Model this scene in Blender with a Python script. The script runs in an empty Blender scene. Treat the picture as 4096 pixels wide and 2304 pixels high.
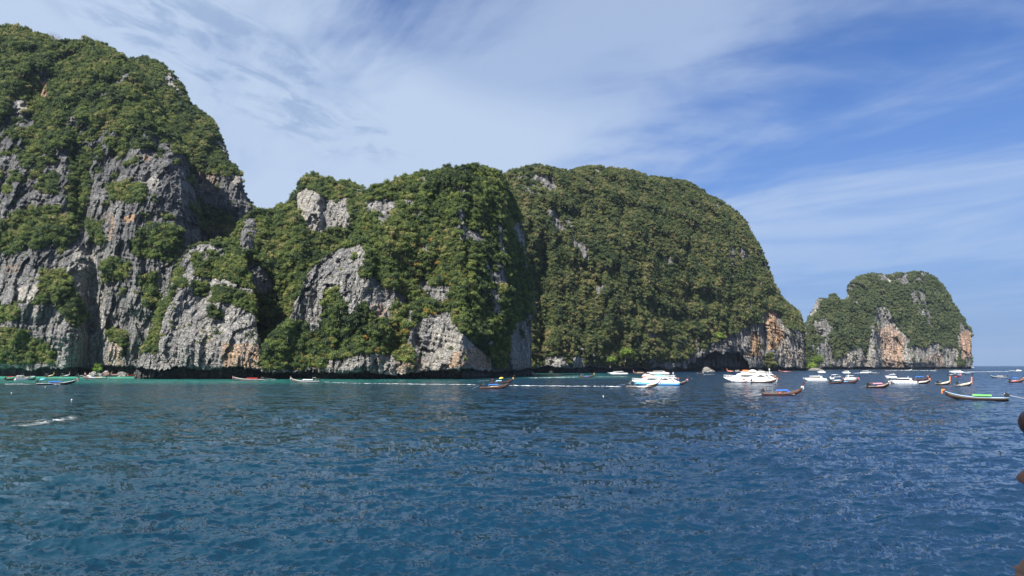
import bpy, bmesh, math, random
import numpy as np
from mathutils import Vector, Matrix, Euler

random.seed(7)
RNG = np.random.default_rng(11)
R = math.radians
scene = bpy.context.scene
COL = scene.collection

# ------------------------------------------------------------------ camera
CAM_H = 7.0
F = 2958.0                     # focal length in photo pixels (26 mm on 36 mm)
PITCH = math.atan(311.0 / F)
cam_data = bpy.data.cameras.new("camera")
cam = bpy.data.objects.new("camera", cam_data)
COL.objects.link(cam)
cam.location = (0, 0, CAM_H)
cam.rotation_euler = (R(90) + PITCH, 0, 0)
cam_data.sensor_width = 36
cam_data.lens = 26
cam_data.clip_start = 0.05
cam_data.clip_end = 60000
cam_data.dof.use_dof = True
cam_data.dof.focus_distance = 300
cam_data.dof.aperture_fstop = 11
scene.camera = cam

# ------------------------------------------------------------------ sky and sun
SUN_AZ, SUN_EL = R(-148), R(45)          # azimuth from +Y, clockwise seen from above
SUN_DIR = Vector((math.sin(SUN_AZ) * math.cos(SUN_EL), math.cos(SUN_AZ) * math.cos(SUN_EL), math.sin(SUN_EL)))
SKY_STRENGTH = 0.085
world = bpy.data.worlds.new("World")
scene.world = world
world.use_nodes = True
wt = world.node_tree
wt.nodes.clear()


def nd(tree, typ, **kw):
    n = tree.nodes.new(typ)
    ins = kw.pop('ins', {})
    for k, v in kw.items():
        setattr(n, k, v)
    for k, v in ins.items():
        if hasattr(v, 'is_output'):
            tree.links.new(v, n.inputs[k])
        else:
            n.inputs[k].default_value = v
    return n


def mth(tree, op, a, b=None, clamp=False, c=None):
    n = tree.nodes.new('ShaderNodeMath')
    n.operation = op
    n.use_clamp = clamp
    for i, v in enumerate((a, b, c)):
        if v is None:
            continue
        if hasattr(v, 'is_output'):
            tree.links.new(v, n.inputs[i])
        else:
            n.inputs[i].default_value = v
    return n.outputs[0]


def mixc(tree, fac, a, b, blend='MIX'):
    n = tree.nodes.new('ShaderNodeMix')
    n.data_type = 'RGBA'
    n.blend_type = blend
    for k, v in ((0, fac), (6, a), (7, b)):
        if hasattr(v, 'is_output'):
            tree.links.new(v, n.inputs[k])
        elif k == 0:
            n.inputs[k].default_value = v
        else:
            n.inputs[k].default_value = (*v, 1) if len(v) == 3 else v
    return n.outputs[2]


def ramp(tree, fac, stops, interp='LINEAR'):
    n = tree.nodes.new('ShaderNodeValToRGB')
    n.color_ramp.interpolation = interp
    el = n.color_ramp.elements
    while len(el) < len(stops):
        el.new(0.5)
    for e, (p, c) in zip(el, stops):
        e.position = p
        e.color = (c, c, c, 1) if not hasattr(c, '__len__') else (*c, 1)
    tree.links.new(fac, n.inputs[0])
    return n.outputs[0]


def smooth(tree, v, lo, hi):
    n = tree.nodes.new('ShaderNodeMapRange')
    n.interpolation_type = 'SMOOTHSTEP'
    tree.links.new(v, n.inputs[0])
    n.inputs[1].default_value = lo
    n.inputs[2].default_value = hi
    return n.outputs[0]


sky = nd(wt, 'ShaderNodeTexSky', sky_type='NISHITA', sun_disc=False, sun_elevation=SUN_EL,
         sun_rotation=SUN_AZ, altitude=0, air_density=1.0, dust_density=0.6, ozone_density=3.0)
tc = nd(wt, 'ShaderNodeTexCoord')
sep = nd(wt, 'ShaderNodeSeparateXYZ', ins={0: tc.outputs['Generated']})
zz = mth(wt, 'ADD', mth(wt, 'MAXIMUM', sep.outputs[2], 0.0), 0.10)
px = mth(wt, 'DIVIDE', sep.outputs[0], zz)
py = mth(wt, 'DIVIDE', sep.outputs[1], zz)
P = nd(wt, 'ShaderNodeCombineXYZ', ins={0: px, 1: py, 2: 0.0})     # a flat cloud deck far overhead


def cloud_noise(rot, sx, sy, scale, detail, rough, dist, off=(0, 0, 0)):
    mp = nd(wt, 'ShaderNodeMapping', vector_type='TEXTURE', ins={0: P.outputs[0], 1: off, 2: (0, 0, R(rot)), 3: (sx, sy, 1)})
    return nd(wt, 'ShaderNodeTexNoise', ins={'Vector': mp.outputs[0], 'Scale': scale, 'Detail': detail,
                                             'Roughness': rough, 'Distortion': dist}).outputs[0]


veil = cloud_noise(-48, 2.6, 0.9, 0.55, 5, 0.5, 0.3, (1.3, 0.2, 0))
wisp = cloud_noise(-58, 1.7, 1.0, 1.5, 10, 0.56, 0.9, (0.5, 2.2, 0))
broad = cloud_noise(-30, 1.8, 1.0, 0.9, 6, 0.58, 0.8, (4.1, 1.2, 0))
fine = cloud_noise(-40, 1.6, 0.8, 4.2, 7, 0.6, 0.4)
# the veil thins from the west (left) to the east
west = mth(wt, 'SUBTRACT', mth(wt, 'SUBTRACT', 0.40, mth(wt, 'MULTIPLY', sep.outputs[0], 1.2)), mth(wt, 'MULTIPLY', mth(wt, 'MULTIPLY', smooth(wt, sep.outputs[2], 0.29, 0.48), 1.0), smooth(wt, sep.outputs[0], -0.32, -0.02)), True)
high = smooth(wt, sep.outputs[2], 0.02, 0.5)
dens = mth(wt, 'ADD', mth(wt, 'MULTIPLY', west, 1.15), mth(wt, 'MULTIPLY', mth(wt, 'SUBTRACT', veil, 0.5), 1.3))
dens = mth(wt, 'ADD', dens, mth(wt, 'MULTIPLY', mth(wt, 'SUBTRACT', wisp, 0.5), 1.9))
dens = mth(wt, 'ADD', dens, mth(wt, 'MULTIPLY', mth(wt, 'SUBTRACT', broad, 0.44), 1.6))
east_w = cloud_noise(-50, 2.1, 1.0, 1.0, 10, 0.58, 0.7, (7.7, 3.2, 0))
dens = mth(wt, 'ADD', dens, mth(wt, 'MULTIPLY', mth(wt, 'MULTIPLY', mth(wt, 'SUBTRACT', 1.0, west), smooth(wt, east_w, 0.36, 0.70)), 1.0))
dens = mth(wt, 'ADD', dens, mth(wt, 'MULTIPLY', mth(wt, 'SUBTRACT', fine, 0.5), 0.22))
cf = mth(wt, 'MULTIPLY', mth(wt, 'MULTIPLY', smooth(wt, dens, -0.25, 1.05), smooth(wt, mth(wt, 'ADD', sep.outputs[2], mth(wt, 'MULTIPLY', west, 0.8)), -0.02, 0.24)), mth(wt, 'ADD', 0.66, mth(wt, 'MULTIPLY', smooth(wt, west, 0.0, 0.4), 0.28)))
# rippled grey patches of thicker cloud in the western part
rip = cloud_noise(64, 1.5, 0.8, 7.5, 7, 0.62, 0.5, (0.3, 0.1, 0))
pat = cloud_noise(-30, 2.4, 0.8, 0.8, 3, 0.5, 0.2, (3.1, 0.7, 0))
pr = nd(wt, 'ShaderNodeMapping', vector_type='TEXTURE', ins={0: P.outputs[0], 1: (-0.68, 1.98, 0), 2: (0, 0, R(69)), 3: (0.85, 0.30, 1)})
pl = nd(wt, 'ShaderNodeVectorMath', operation='LENGTH', ins={0: pr.outputs[0]}).outputs['Value']
bank = mth(wt, 'ADD', smooth(wt, pl, 1.25, 0.3), mth(wt, 'MULTIPLY', mth(wt, 'SUBTRACT', pat, 0.5), 1.0))
grey = mth(wt, 'MULTIPLY', smooth(wt, rip, 0.44, 0.64), smooth(wt, bank, 0.25, 0.8))
ccol = mixc(wt, mth(wt, 'MULTIPLY', grey, 0.9), (3.3, 4.05, 5.25), (2.2, 2.95, 4.3))
skyc = mixc(wt, 1.0, sky.outputs[0], (0.36, 0.53, 0.82), 'MULTIPLY')
haze_f = mth(wt, 'MULTIPLY', smooth(wt, sep.outputs[2], 0.42, -0.02), 0.9)
skyc = mixc(wt, haze_f, skyc, (1.45, 2.25, 4.0))
skyc = mixc(wt, cf, skyc, ccol)
bg = nd(wt, 'ShaderNodeBackground', ins={'Color': skyc, 'Strength': SKY_STRENGTH})
wo = nd(wt, 'ShaderNodeOutputWorld', ins={0: bg.outputs[0]})

sun_data = bpy.data.lights.new("sun", 'SUN')
sun_data.energy = 5.0
sun_data.angle = R(0.53)
sun_data.color = (1.0, 0.94, 0.85)
sun = bpy.data.objects.new("sun", sun_data)
sun.rotation_euler = (-SUN_DIR).to_track_quat('-Z', 'Y').to_euler()
sun.location = (0, 0, 400)
COL.objects.link(sun)

scene.view_settings.view_transform = 'Standard'
scene.view_settings.look = 'None'
scene.view_settings.gamma = 1
scene.view_settings.use_curve_mapping = False
scene.view_settings.exposure = 0.95
scene.render.engine = 'CYCLES'
scene.cycles.use_denoising = True
scene.cycles.denoising_prefilter = 'ACCURATE'
scene.cycles.max_bounces = 5
scene.cycles.diffuse_bounces = 2
scene.cycles.glossy_bounces = 3
scene.cycles.transparent_max_bounces = 6
scene.cycles.volume_bounces = 0


# ------------------------------------------------------------------ helpers
def slope(xs, ys):
    """photo pixel -> (x/y, z/y) of the world direction through it"""
    dx = (np.asarray(xs, float) - 2048) / F
    dc = (1152 - np.asarray(ys, float)) / F
    c, s = math.cos(PITCH), math.sin(PITCH)
    yy = c - dc * s
    return dx / yy, (s + dc * c) / yy


def pixel(a, e):
    """world direction -> photo pixel (used to look up where rock and forest lie)"""
    c, s = math.cos(PITCH), math.sin(PITCH)
    f = c + e * s
    return 2048 + F * a / f, 1152 - F * (e * c - s) / f


def at(xs, ys, z=0.0):
    """point of the sea (height z) seen at a photo pixel"""
    a, e = slope(xs, ys)
    y = (z - CAM_H) / e
    return Vector((a * y, y, z))


def at_dist(xs, ys, y):
    a, e = slope(xs, ys)
    return Vector((a * y, y, CAM_H + e * y))


def tag(o, label=None, cat=None, group=None, kind=None):
    if label: o['label'] = label
    if cat: o['category'] = cat
    if group: o['group'] = group
    if kind: o['kind'] = kind
    return o


def link(name, data, mat=None, parent=None):
    o = bpy.data.objects.new(name, data)
    COL.objects.link(o)
    if mat is not None and data is not None and len(data.materials) == 0:
        data.materials.append(mat)
    if parent is not None:
        o.parent = parent
    return o


def mesh_np(name, co, faces, attrs=None, smooth_=True):
    """fast mesh from numpy arrays; faces is (n,4) or (n,3)"""
    me = bpy.data.meshes.new(name)
    n, k = faces.shape
    me.vertices.add(len(co))
    me.vertices.foreach_set('co', np.ascontiguousarray(co, dtype=np.float32).ravel())
    me.loops.add(n * k)
    me.loops.foreach_set('vertex_index', faces.astype(np.int32).ravel())
    me.polygons.add(n)
    me.polygons.foreach_set('loop_start', np.arange(0, n * k, k, dtype=np.int32))
    me.polygons.foreach_set('use_smooth', np.full(n, smooth_))
    for an, av in (attrs or {}).items():
        at_ = me.attributes.new(an, 'FLOAT', 'POINT')
        at_.data.foreach_set('value', np.ascontiguousarray(av, dtype=np.float32).ravel())
    me.update(calc_edges=True)
    me.validate()
    return me


def grid_faces(nr, nc):
    i = np.arange(nr - 1)[:, None] * nc + np.arange(nc - 1)[None, :]
    i = i.ravel()
    return np.stack([i, i + 1, i + nc + 1, i + nc], 1)


# gradient noise -----------------------------------------------------------
_perm = np.random.default_rng(5).permutation(512).astype(np.int64)
_perm = np.concatenate([_perm, _perm, _perm, _perm])
_g = np.random.default_rng(6).normal(size=(512, 3))
_g /= np.linalg.norm(_g, axis=1)[:, None]


def perlin(x, y, z):
    xi, yi, zi = np.floor(x).astype(np.int64), np.floor(y).astype(np.int64), np.floor(z).astype(np.int64)
    xf, yf, zf = x - xi, y - yi, z - zi
    u, v, w = (t * t * t * (t * (t * 6 - 15) + 10) for t in (xf, yf, zf))
    res = 0.0
    for dx in (0, 1):
        for dy in (0, 1):
            for dz in (0, 1):
                h = _perm[(_perm[(_perm[(xi + dx) & 511] + yi + dy) & 511] + zi + dz) & 511]
                g = _g[h & 511]
                d = g[..., 0] * (xf - dx) + g[..., 1] * (yf - dy) + g[..., 2] * (zf - dz)
                res = res + d * (u if dx else 1 - u) * (v if dy else 1 - v) * (w if dz else 1 - w)
    return res * 1.6


def fbm(x, y, z, octv=4, gain=0.5, lac=2.03, ridged=False):
    s, a, t = 0.0, 1.0, 0.0
    for k in range(octv):
        n = perlin(x + 17.3 * k, y - 9.1 * k, z + 4.7 * k)
        if ridged:
            n = 1 - 2 * np.abs(n)
        s = s + a * n
        t += a
        a *= gain
        x, y, z = x * lac, y * lac, z * lac
    return s / t


def inpoly(x, y, pts):
    r = np.zeros(x.shape, bool)
    n = len(pts)
    for i in range(n):
        x0, y0 = pts[i]
        x1, y1 = pts[(i + 1) % n]
        if y0 == y1:
            continue
        c = ((y0 > y) != (y1 > y)) & (x < (x1 - x0) * (y - y0) / (y1 - y0) + x0)
        r ^= c
    return r


def sstep(v, lo, hi):
    t = np.clip((v - lo) / (hi - lo), 0, 1)
    return t * t * (3 - 2 * t)


# ------------------------------------------------------------------ materials
def new_mat(name):
    m = bpy.data.materials.new(name)
    m.use_nodes = True
    t = m.node_tree
    t.nodes.clear()
    out = t.nodes.new('ShaderNodeOutputMaterial')
    b = t.nodes.new('ShaderNodeBsdfPrincipled')
    t.links.new(b.outputs[0], out.inputs[0])
    return m, t, b, out


def plain(name, col, rough=0.5, var=0.15, scale=3.0, metallic=0.0, bump=0.0, coat=0.0):
    """a painted or worn surface: base colour with broken-up tone"""
    m, t, b, out = new_mat(name)
    tcn = nd(t, 'ShaderNodeTexCoord')
    n = nd(t, 'ShaderNodeTexNoise', ins={'Vector': tcn.outputs['Object'], 'Scale': scale, 'Detail': 5, 'Roughness': 0.6})
    f = ramp(t, n.outputs[0], [(0.3, 0), (0.75, 1)])
    c = mixc(t, f, [v * (1 - var) for v in col], [min(1, v * (1 + var)) for v in col])
    t.links.new(c, b.inputs['Base Color'])
    b.inputs['Roughness'].default_value = rough
    b.inputs['Metallic'].default_value = metallic
    b.inputs['Coat Weight'].default_value = coat
    if bump:
        bp = nd(t, 'ShaderNodeBump', ins={'Strength': bump, 'Distance': 0.02, 'Height': n.outputs[0]})
        t.links.new(bp.outputs[0], b.inputs['Normal'])
    return m


def rock_material(name, size=1.0, warm=(0.52, 0.33, 0.19)):
    m, t, b, out = new_mat(name)
    geo = nd(t, 'ShaderNodeNewGeometry')
    pos = geo.outputs['Position']

    def noise(sc, stretch, detail=6, rough=0.6, dist=0.0):
        mp = nd(t, 'ShaderNodeMapping', ins={0: pos, 3: stretch})
        return nd(t, 'ShaderNodeTexNoise', ins={'Vector': mp.outputs[0], 'Scale': sc / size, 'Detail': detail,
                                                'Roughness': rough, 'Distortion': dist}).outputs[0]
    veg = nd(t, 'ShaderNodeAttribute', attribute_name='veg').outputs['Fac']
    tint = nd(t, 'ShaderNodeAttribute', attribute_name='tint').outputs['Fac']
    pale = nd(t, 'ShaderNodeAttribute', attribute_name='pale').outputs['Fac']
    foot_dark = nd(t, 'ShaderNodeAttribute', attribute_name='foot_dark').outputs['Fac']
    warp = nd(t, 'ShaderNodeTexNoise', ins={'Vector': pos, 'Scale': 0.16 / size, 'Detail': 4}).outputs['Color']
    wsc = nd(t, 'ShaderNodeVectorMath', operation='SCALE', ins={0: warp})
    wsc.inputs['Scale'].default_value = 7.0 * size
    wp = nd(t, 'ShaderNodeVectorMath', operation='ADD', ins={0: pos, 1: wsc.outputs[0]})

    def joints(sc, stretch, rot):
        mp = nd(t, 'ShaderNodeMapping', ins={0: wp.outputs[0], 2: (0, R(rot), 0), 3: stretch})
        v = nd(t, 'ShaderNodeTexVoronoi', feature='DISTANCE_TO_EDGE', ins={'Vector': mp.outputs[0], 'Scale': sc / size, 'Randomness': 1.0})
        return v.outputs['Distance']
    j1 = joints(0.17, (1, 1, 1.3), 12)
    j2 = joints(0.42, (0.8, 0.8, 1.5), -10)
    open1 = smooth(t, j1, 0.0, 0.10)
    open2 = smooth(t, j2, 0.0, 0.14)
    big = noise(0.035, (1, 1, 0.6), 5)
    streak = noise(0.42, (1, 1, 0.06), 8, 0.66, 0.2)
    grain = noise(1.1, (1, 1, 0.8), 8, 0.7)
    c = ramp(t, streak, [(0.30, (0.075, 0.075, 0.08)), (0.42, (0.23, 0.228, 0.225)), (0.52, (0.40, 0.39, 0.37)), (0.66, (0.62, 0.60, 0.55))])
    c = mixc(t, mth(t, 'MULTIPLY', smooth(t, big, 0.42, 0.62), 0.5), c, (0.20, 0.20, 0.205))
    c = mixc(t, mth(t, 'MULTIPLY', mth(t, 'MAXIMUM', pale, 0.0), 0.75), c, ramp(t, streak, [(0.32, (0.44, 0.42, 0.38)), (0.7, (0.72, 0.66, 0.56))]))
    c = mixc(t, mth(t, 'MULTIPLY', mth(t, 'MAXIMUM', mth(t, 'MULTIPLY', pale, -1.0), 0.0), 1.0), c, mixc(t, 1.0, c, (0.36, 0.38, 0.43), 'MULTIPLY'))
    wsel = smooth(t, mth(t, 'ADD', tint, mth(t, 'MULTIPLY', mth(t, 'SUBTRACT', streak, 0.5), 1.4)), 0.35, 0.75)
    wsel = mth(t, 'MULTIPLY', wsel, smooth(t, tint, 0.02, 0.2))
    c = mixc(t, mth(t, 'MULTIPLY', wsel, 0.8), c, mixc(t, grain, warm, [min(1, v * 1.25) for v in warm]))
    c = mixc(t, mth(t, 'MULTIPLY', smooth(t, grain, 0.5, 0.3), 0.55), c, (0.05, 0.052, 0.058))
    crack = mth(t, 'MULTIPLY', open1, mth(t, 'ADD', 0.45, mth(t, 'MULTIPLY', open2, 0.55)))
    c = mixc(t, mth(t, 'MULTIPLY', mth(t, 'SUBTRACT', 1.0, crack), 0.45), c, (0.04, 0.042, 0.045))
    # moss, litter and soil under the trees
    soil = ramp(t, grain, [(0.35, (0.018, 0.030, 0.010)), (0.55, (0.040, 0.055, 0.018)), (0.75, (0.09, 0.085, 0.05))])
    c = mixc(t, mth(t, 'MULTIPLY', smooth(t, veg, 0.25, 0.7), 0.9), c, soil)
    c = mixc(t, mth(t, 'MULTIPLY', foot_dark, 0.85), c, (0.022, 0.022, 0.022))
    t.links.new(c, b.inputs['Base Color'])
    b.inputs['Roughness'].default_value = 0.85
    b.inputs['Specular IOR Level'].default_value = 0.25
    # joints: bedding that dips gently, and upright flutes
    bed = noise(0.55, (0.25, 0.25, 1.6), 5, 0.6, 0.5)
    h = mth(t, 'ADD', mth(t, 'MULTIPLY', streak, 1.0), mth(t, 'MULTIPLY', grain, 0.9))
    h = mth(t, 'ADD', h, mth(t, 'MULTIPLY', bed, 0.9))
    h = mth(t, 'ADD', h, mth(t, 'MULTIPLY', crack, 0.7))
    bp = nd(t, 'ShaderNodeBump', ins={'Strength': 1.0, 'Distance': 2.0 * size, 'Height': h})
    t.links.new(bp.outputs[0], b.inputs['Normal'])
    return m


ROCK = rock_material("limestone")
ROCK_FAR = rock_material("limestone_far", 1.8, (0.66, 0.42, 0.28))


def leaf_material(name, stops, trans=0.25):
    m, t, b, out = new_mat(name)
    info = nd(t, 'ShaderNodeObjectInfo')
    geo = nd(t, 'ShaderNodeNewGeometry')
    n1 = nd(t, 'ShaderNodeTexNoise', ins={'Vector': geo.outputs['Position'], 'Scale': 0.035, 'Detail': 3})
    n2 = nd(t, 'ShaderNodeTexNoise', ins={'Vector': geo.outputs['Position'], 'Scale': 0.9, 'Detail': 3})
    f = mth(t, 'ADD', mth(t, 'MULTIPLY', info.outputs['Random'], 0.8), mth(t, 'MULTIPLY', mth(t, 'SUBTRACT', n1.outputs[0], 0.5), 1.5))
    f = mth(t, 'ADD', f, mth(t, 'MULTIPLY', mth(t, 'SUBTRACT', n2.outputs[0], 0.5), 0.35))
    f = mth(t, 'ADD', f, 0.12, True)
    c = ramp(t, f, stops)
    t.links.new(c, b.inputs['Base Color'])
    b.inputs['Roughness'].default_value = 0.55
    b.inputs['Specular IOR Level'].default_value = 0.3
    tr = nd(t, 'ShaderNodeBsdfTranslucent', ins={'Color': c})
    mx = nd(t, 'ShaderNodeMixShader', ins={0: trans, 1: b.outputs[0], 2: tr.outputs[0]})
    t.links.new(mx.outputs[0], out.inputs[0])
    return m


LEAF = leaf_material("leaves", [(0.0, (0.032, 0.056, 0.026)), (0.3, (0.066, 0.104, 0.034)), (0.6, (0.116, 0.162, 0.042)),
                                (0.85, (0.19, 0.225, 0.056)), (1.0, (0.27, 0.25, 0.10))])
LEAF_DULL = leaf_material("leaves_dull", [(0.0, (0.030, 0.050, 0.027)), (0.3, (0.066, 0.096, 0.038)), (0.6, (0.115, 0.145, 0.048)), (0.85, (0.18, 0.19, 0.066)), (1.0, (0.26, 0.22, 0.11))])
LEAF_FAR = leaf_material("leaves_far", [(0.0, (0.06, 0.088, 0.045)), (0.4, (0.092, 0.125, 0.055)), (0.8, (0.13, 0.16, 0.068)), (1.0, (0.18, 0.19, 0.09))])
LEAF_GOLD = leaf_material("golden_leaves", [(0.0, (0.16, 0.15, 0.03)), (0.5, (0.34, 0.22, 0.05)), (1.0, (0.40, 0.22, 0.06))])
LEAF_LIME = leaf_material("bright_leaves", [(0.0, (0.09, 0.15, 0.02)), (1.0, (0.17, 0.26, 0.035))])
BARK = plain("bark", (0.22, 0.19, 0.15), 0.9, 0.3, 2.0)


# ------------------------------------------------------------------ tree meshes
def icos(sub):
    bm = bmesh.new()
    bmesh.ops.create_icosphere(bm, subdivisions=sub, radius=1)
    co = np.array([v.co[:] for v in bm.verts])
    fa = np.array([[v.index for v in f.verts] for f in bm.faces])
    bm.free()
    return co, fa


ICO2 = icos(2)
ICO3 = icos(3)


def crown_mesh(name, seed, leaves=420, flat=0.7, spread=1.0):
    """a crown of unit radius: lumpy clumps, and leaf-sized faces standing off them"""
    r = np.random.default_rng(seed)
    cos, fas, off = [], [], 0
    ncl = r.integers(6, 10)
    cl = []
    for i in range(ncl):
        ang = r.uniform(0, 6.28)
        rad = r.uniform(0.15, 0.82) * spread
        c = np.array([math.cos(ang) * rad, math.sin(ang) * rad, 0.95 + r.uniform(-0.28, 0.32) - 0.25 * rad])
        s = r.uniform(0.26, 0.46)
        cl.append((c, s))
        co, fa = ICO2
        d = 1 + 0.75 * perlin(co[:, 0] * 2.6 + i * 7 + seed, co[:, 1] * 2.6, co[:, 2] * 2.6)
        cos.append(co * d[:, None] * np.array([s, s, s * flat]) * 0.62 + c)
        fas.append(fa + off)
        off += len(co)
    lv = []
    for k in range(leaves):
        c, s = cl[r.integers(ncl)]
        v = r.normal(size=3)
        v[2] = v[2] * 0.9 + 0.35
        v /= np.linalg.norm(v)
        p = c + v * np.array([s, s, s * flat]) * r.uniform(0.65, 1.6)
        n = v + r.normal(size=3) * 0.55
        n /= np.linalg.norm(n)
        t1 = np.cross(n, r.normal(size=3)); t1 /= np.linalg.norm(t1)
        t2 = np.cross(n, t1)
        h = r.uniform(0.045, 0.125)
        lv.append([p - t1 * h, p - t2 * h * 0.7 + n * h * .2, p + t1 * h, p + t2 * h * 0.7 + n * h * .2])
    lv = np.array(lv).reshape(-1, 3)
    q = np.arange(len(lv)).reshape(-1, 4) + off
    tris = np.concatenate([np.concatenate(fas), q[:, [0, 1, 2]], q[:, [0, 2, 3]]])
    me = mesh_np(name, np.concatenate(cos + [lv]), tris, smooth_=False)
    return me


def tube_mesh(bm, pts, radii, seg=6):
    """tapered tube through points"""
    rings = []
    for i, p in enumerate(pts):
        p = Vector(p)
        d = (Vector(pts[min(i + 1, len(pts) - 1)]) - Vector(pts[max(i - 1, 0)])).normalized()
        u = d.orthogonal().normalized()
        if abs(d.z) < 0.95:
            u = d.cross(Vector((0, 0, 1))).normalized()
        w = d.cross(u)
        rings.append([bm.verts.new(p + (u * math.cos(a) + w * math.sin(a)) * radii[i]) for a in [6.28318 * k / seg for k in range(seg)]])
    for a, b in zip(rings, rings[1:]):
        for k in range(seg):
            bm.faces.new((a[k], a[(k + 1) % seg], b[(k + 1) % seg], b[k]))
    bm.faces.new(rings[0][::-1])
    bm.faces.new(rings[-1])


def bm_mesh(name, bm, smooth_=False):
    me = bpy.data.meshes.new(name)
    bmesh.ops.recalc_face_normals(bm, faces=bm.faces)
    bm.to_mesh(me)
    bm.free()
    if smooth_:
        for p in me.polygons:
            p.use_smooth = True
    return me


def trunk_mesh(name, seed):
    r = random.Random(seed)
    bm = bmesh.new()
    b = Vector((r.uniform(-.1, .1), r.uniform(-.1, .1), 0.75))
    tube_mesh(bm, [(0, 0, -0.5), (b.x * .4, b.y * .5, 0.1), b[:]], [0.06, 0.045, 0.03], 5)
    for k in range(4):
        a = k * 1.57 + r.uniform(-.5, .5)
        tube_mesh(bm, [b[:], (b.x + math.cos(a) * .3, b.y + math.sin(a) * .3, .95), (b.x + math.cos(a) * .55, b.y + math.sin(a) * .55, 1.05)],
                  [0.03, 0.02, 0.008], 4)
    return bm_mesh(name, bm)


CROWNS = [crown_mesh(f"crown_{i}", 40 + i, 620, flat=[0.9, 0.75, 1.1][i % 3]) for i in range(7)]
TRUNKS = [trunk_mesh(f"trunk_{i}", i) for i in range(3)]


def joined_tree(name, crown, trunk, leaf):
    """trunk and crown in one mesh, for the forest mass"""
    bm = bmesh.new()
    bm.from_mesh(crown)
    n = len(bm.faces)
    bm.from_mesh(trunk)
    bm.faces.ensure_lookup_table()
    for f in bm.faces[n:]:
        f.material_index = 1
    me = bpy.data.meshes.new(name)
    bm.to_mesh(me)
    bm.free()
    me.materials.append(leaf)
    me.materials.append(BARK)
    return me


def forest_set(leaf, tagname):
    c = bpy.data.collections.new(tagname)          # never linked to the scene: only instanced
    for i, cr in enumerate(CROWNS):
        o = bpy.data.objects.new(f"tree_form_{i}", joined_tree(f"{tagname}_{i}", cr, TRUNKS[i % 3], leaf))
        c.objects.link(o)
    return c


SET_GREEN = forest_set(LEAF, "forest_green")
SET_DULL = forest_set(LEAF_DULL, "forest_dull")
SET_FAR = forest_set(LEAF_FAR, "forest_far")
SET_GOLD = forest_set(LEAF_GOLD, "forest_gold")


def forest(name, pts, scl, coll, label):
    """a forest mass: one point cloud mesh that instances the tree forms"""
    me = bpy.data.meshes.new(name)
    me.vertices.add(len(pts))
    me.vertices.foreach_set('co', np.ascontiguousarray(pts, np.float32).ravel())
    for an, av in (('scl', scl), ('rot', RNG.uniform(0, 6.28, len(pts)))):
        a_ = me.attributes.new(an, 'FLOAT', 'POINT')
        a_.data.foreach_set('value', np.asarray(av, np.float32))
    o = link(name, me)
    tag(o, label, None, None, 'stuff')
    g = bpy.data.node_groups.new(name, 'GeometryNodeTree')
    g.interface.new_socket('Geometry', in_out='INPUT', socket_type='NodeSocketGeometry')
    g.interface.new_socket('Geometry', in_out='OUTPUT', socket_type='NodeSocketGeometry')
    gi = g.nodes.new('NodeGroupInput')
    go = g.nodes.new('NodeGroupOutput')
    ci = g.nodes.new('GeometryNodeCollectionInfo')
    ci.inputs['Collection'].default_value = coll
    ci.inputs['Separate Children'].default_value = True
    ci.inputs['Reset Children'].default_value = True
    ip = g.nodes.new('GeometryNodeInstanceOnPoints')
    ip.inputs['Pick Instance'].default_value = True
    rnd = g.nodes.new('FunctionNodeRandomValue')
    rnd.data_type = 'INT'
    rnd.inputs[4].default_value = 0
    rnd.inputs[5].default_value = len(coll.objects) - 1
    s = g.nodes.new('GeometryNodeInputNamedAttribute'); s.inputs[0].default_value = 'scl'
    r = g.nodes.new('GeometryNodeInputNamedAttribute'); r.inputs[0].default_value = 'rot'
    cx = g.nodes.new('ShaderNodeCombineXYZ')
    L = g.links.new
    L(r.outputs[0], cx.inputs[2])
    L(gi.outputs[0], ip.inputs['Points'])
    L(ci.outputs[0], ip.inputs['Instance'])
    L(rnd.outputs[2], ip.inputs['Instance Index'])
    L(cx.outputs[0], ip.inputs['Rotation'])
    L(s.outputs[0], ip.inputs['Scale'])
    L(ip.outputs[0], go.inputs[0])
    md = o.modifiers.new('forest', 'NODES')
    md.node_group = g
    return o


# ------------------------------------------------------------------ cliffs and islands
def facets(u, v, seed):
    """broken rock: each cell of a jittered grid stands in or out and is tilted a little"""
    iu, iv = np.floor(u).astype(np.int64), np.floor(v).astype(np.int64)
    best = np.full(u.shape, 9.0)
    val = np.zeros(u.shape)
    for du in (-1, 0, 1):
        for dv in (-1, 0, 1):
            h = _perm[(_perm[(iu + du) & 511] + iv + dv + seed * 37) & 511]
            h2, h3 = _perm[(h + 91) & 511], _perm[(h + 217) & 511]
            cu, cv = iu + du + h / 512.0, iv + dv + h2 / 512.0
            d = (u - cu) ** 2 + (v - cv) ** 2
            m = d < best
            o = (h3 / 512.0 - .5) + (u - cu) * (h2 / 512.0 - .5) * 1.3 + (v - cv) * (h / 512.0 - .5) * 1.3
            best = np.where(m, d, best)
            val = np.where(m, o, val)
    return val


SPOTS = []            # candidate places for single trees: (position, size, group, how large it shows)


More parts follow.
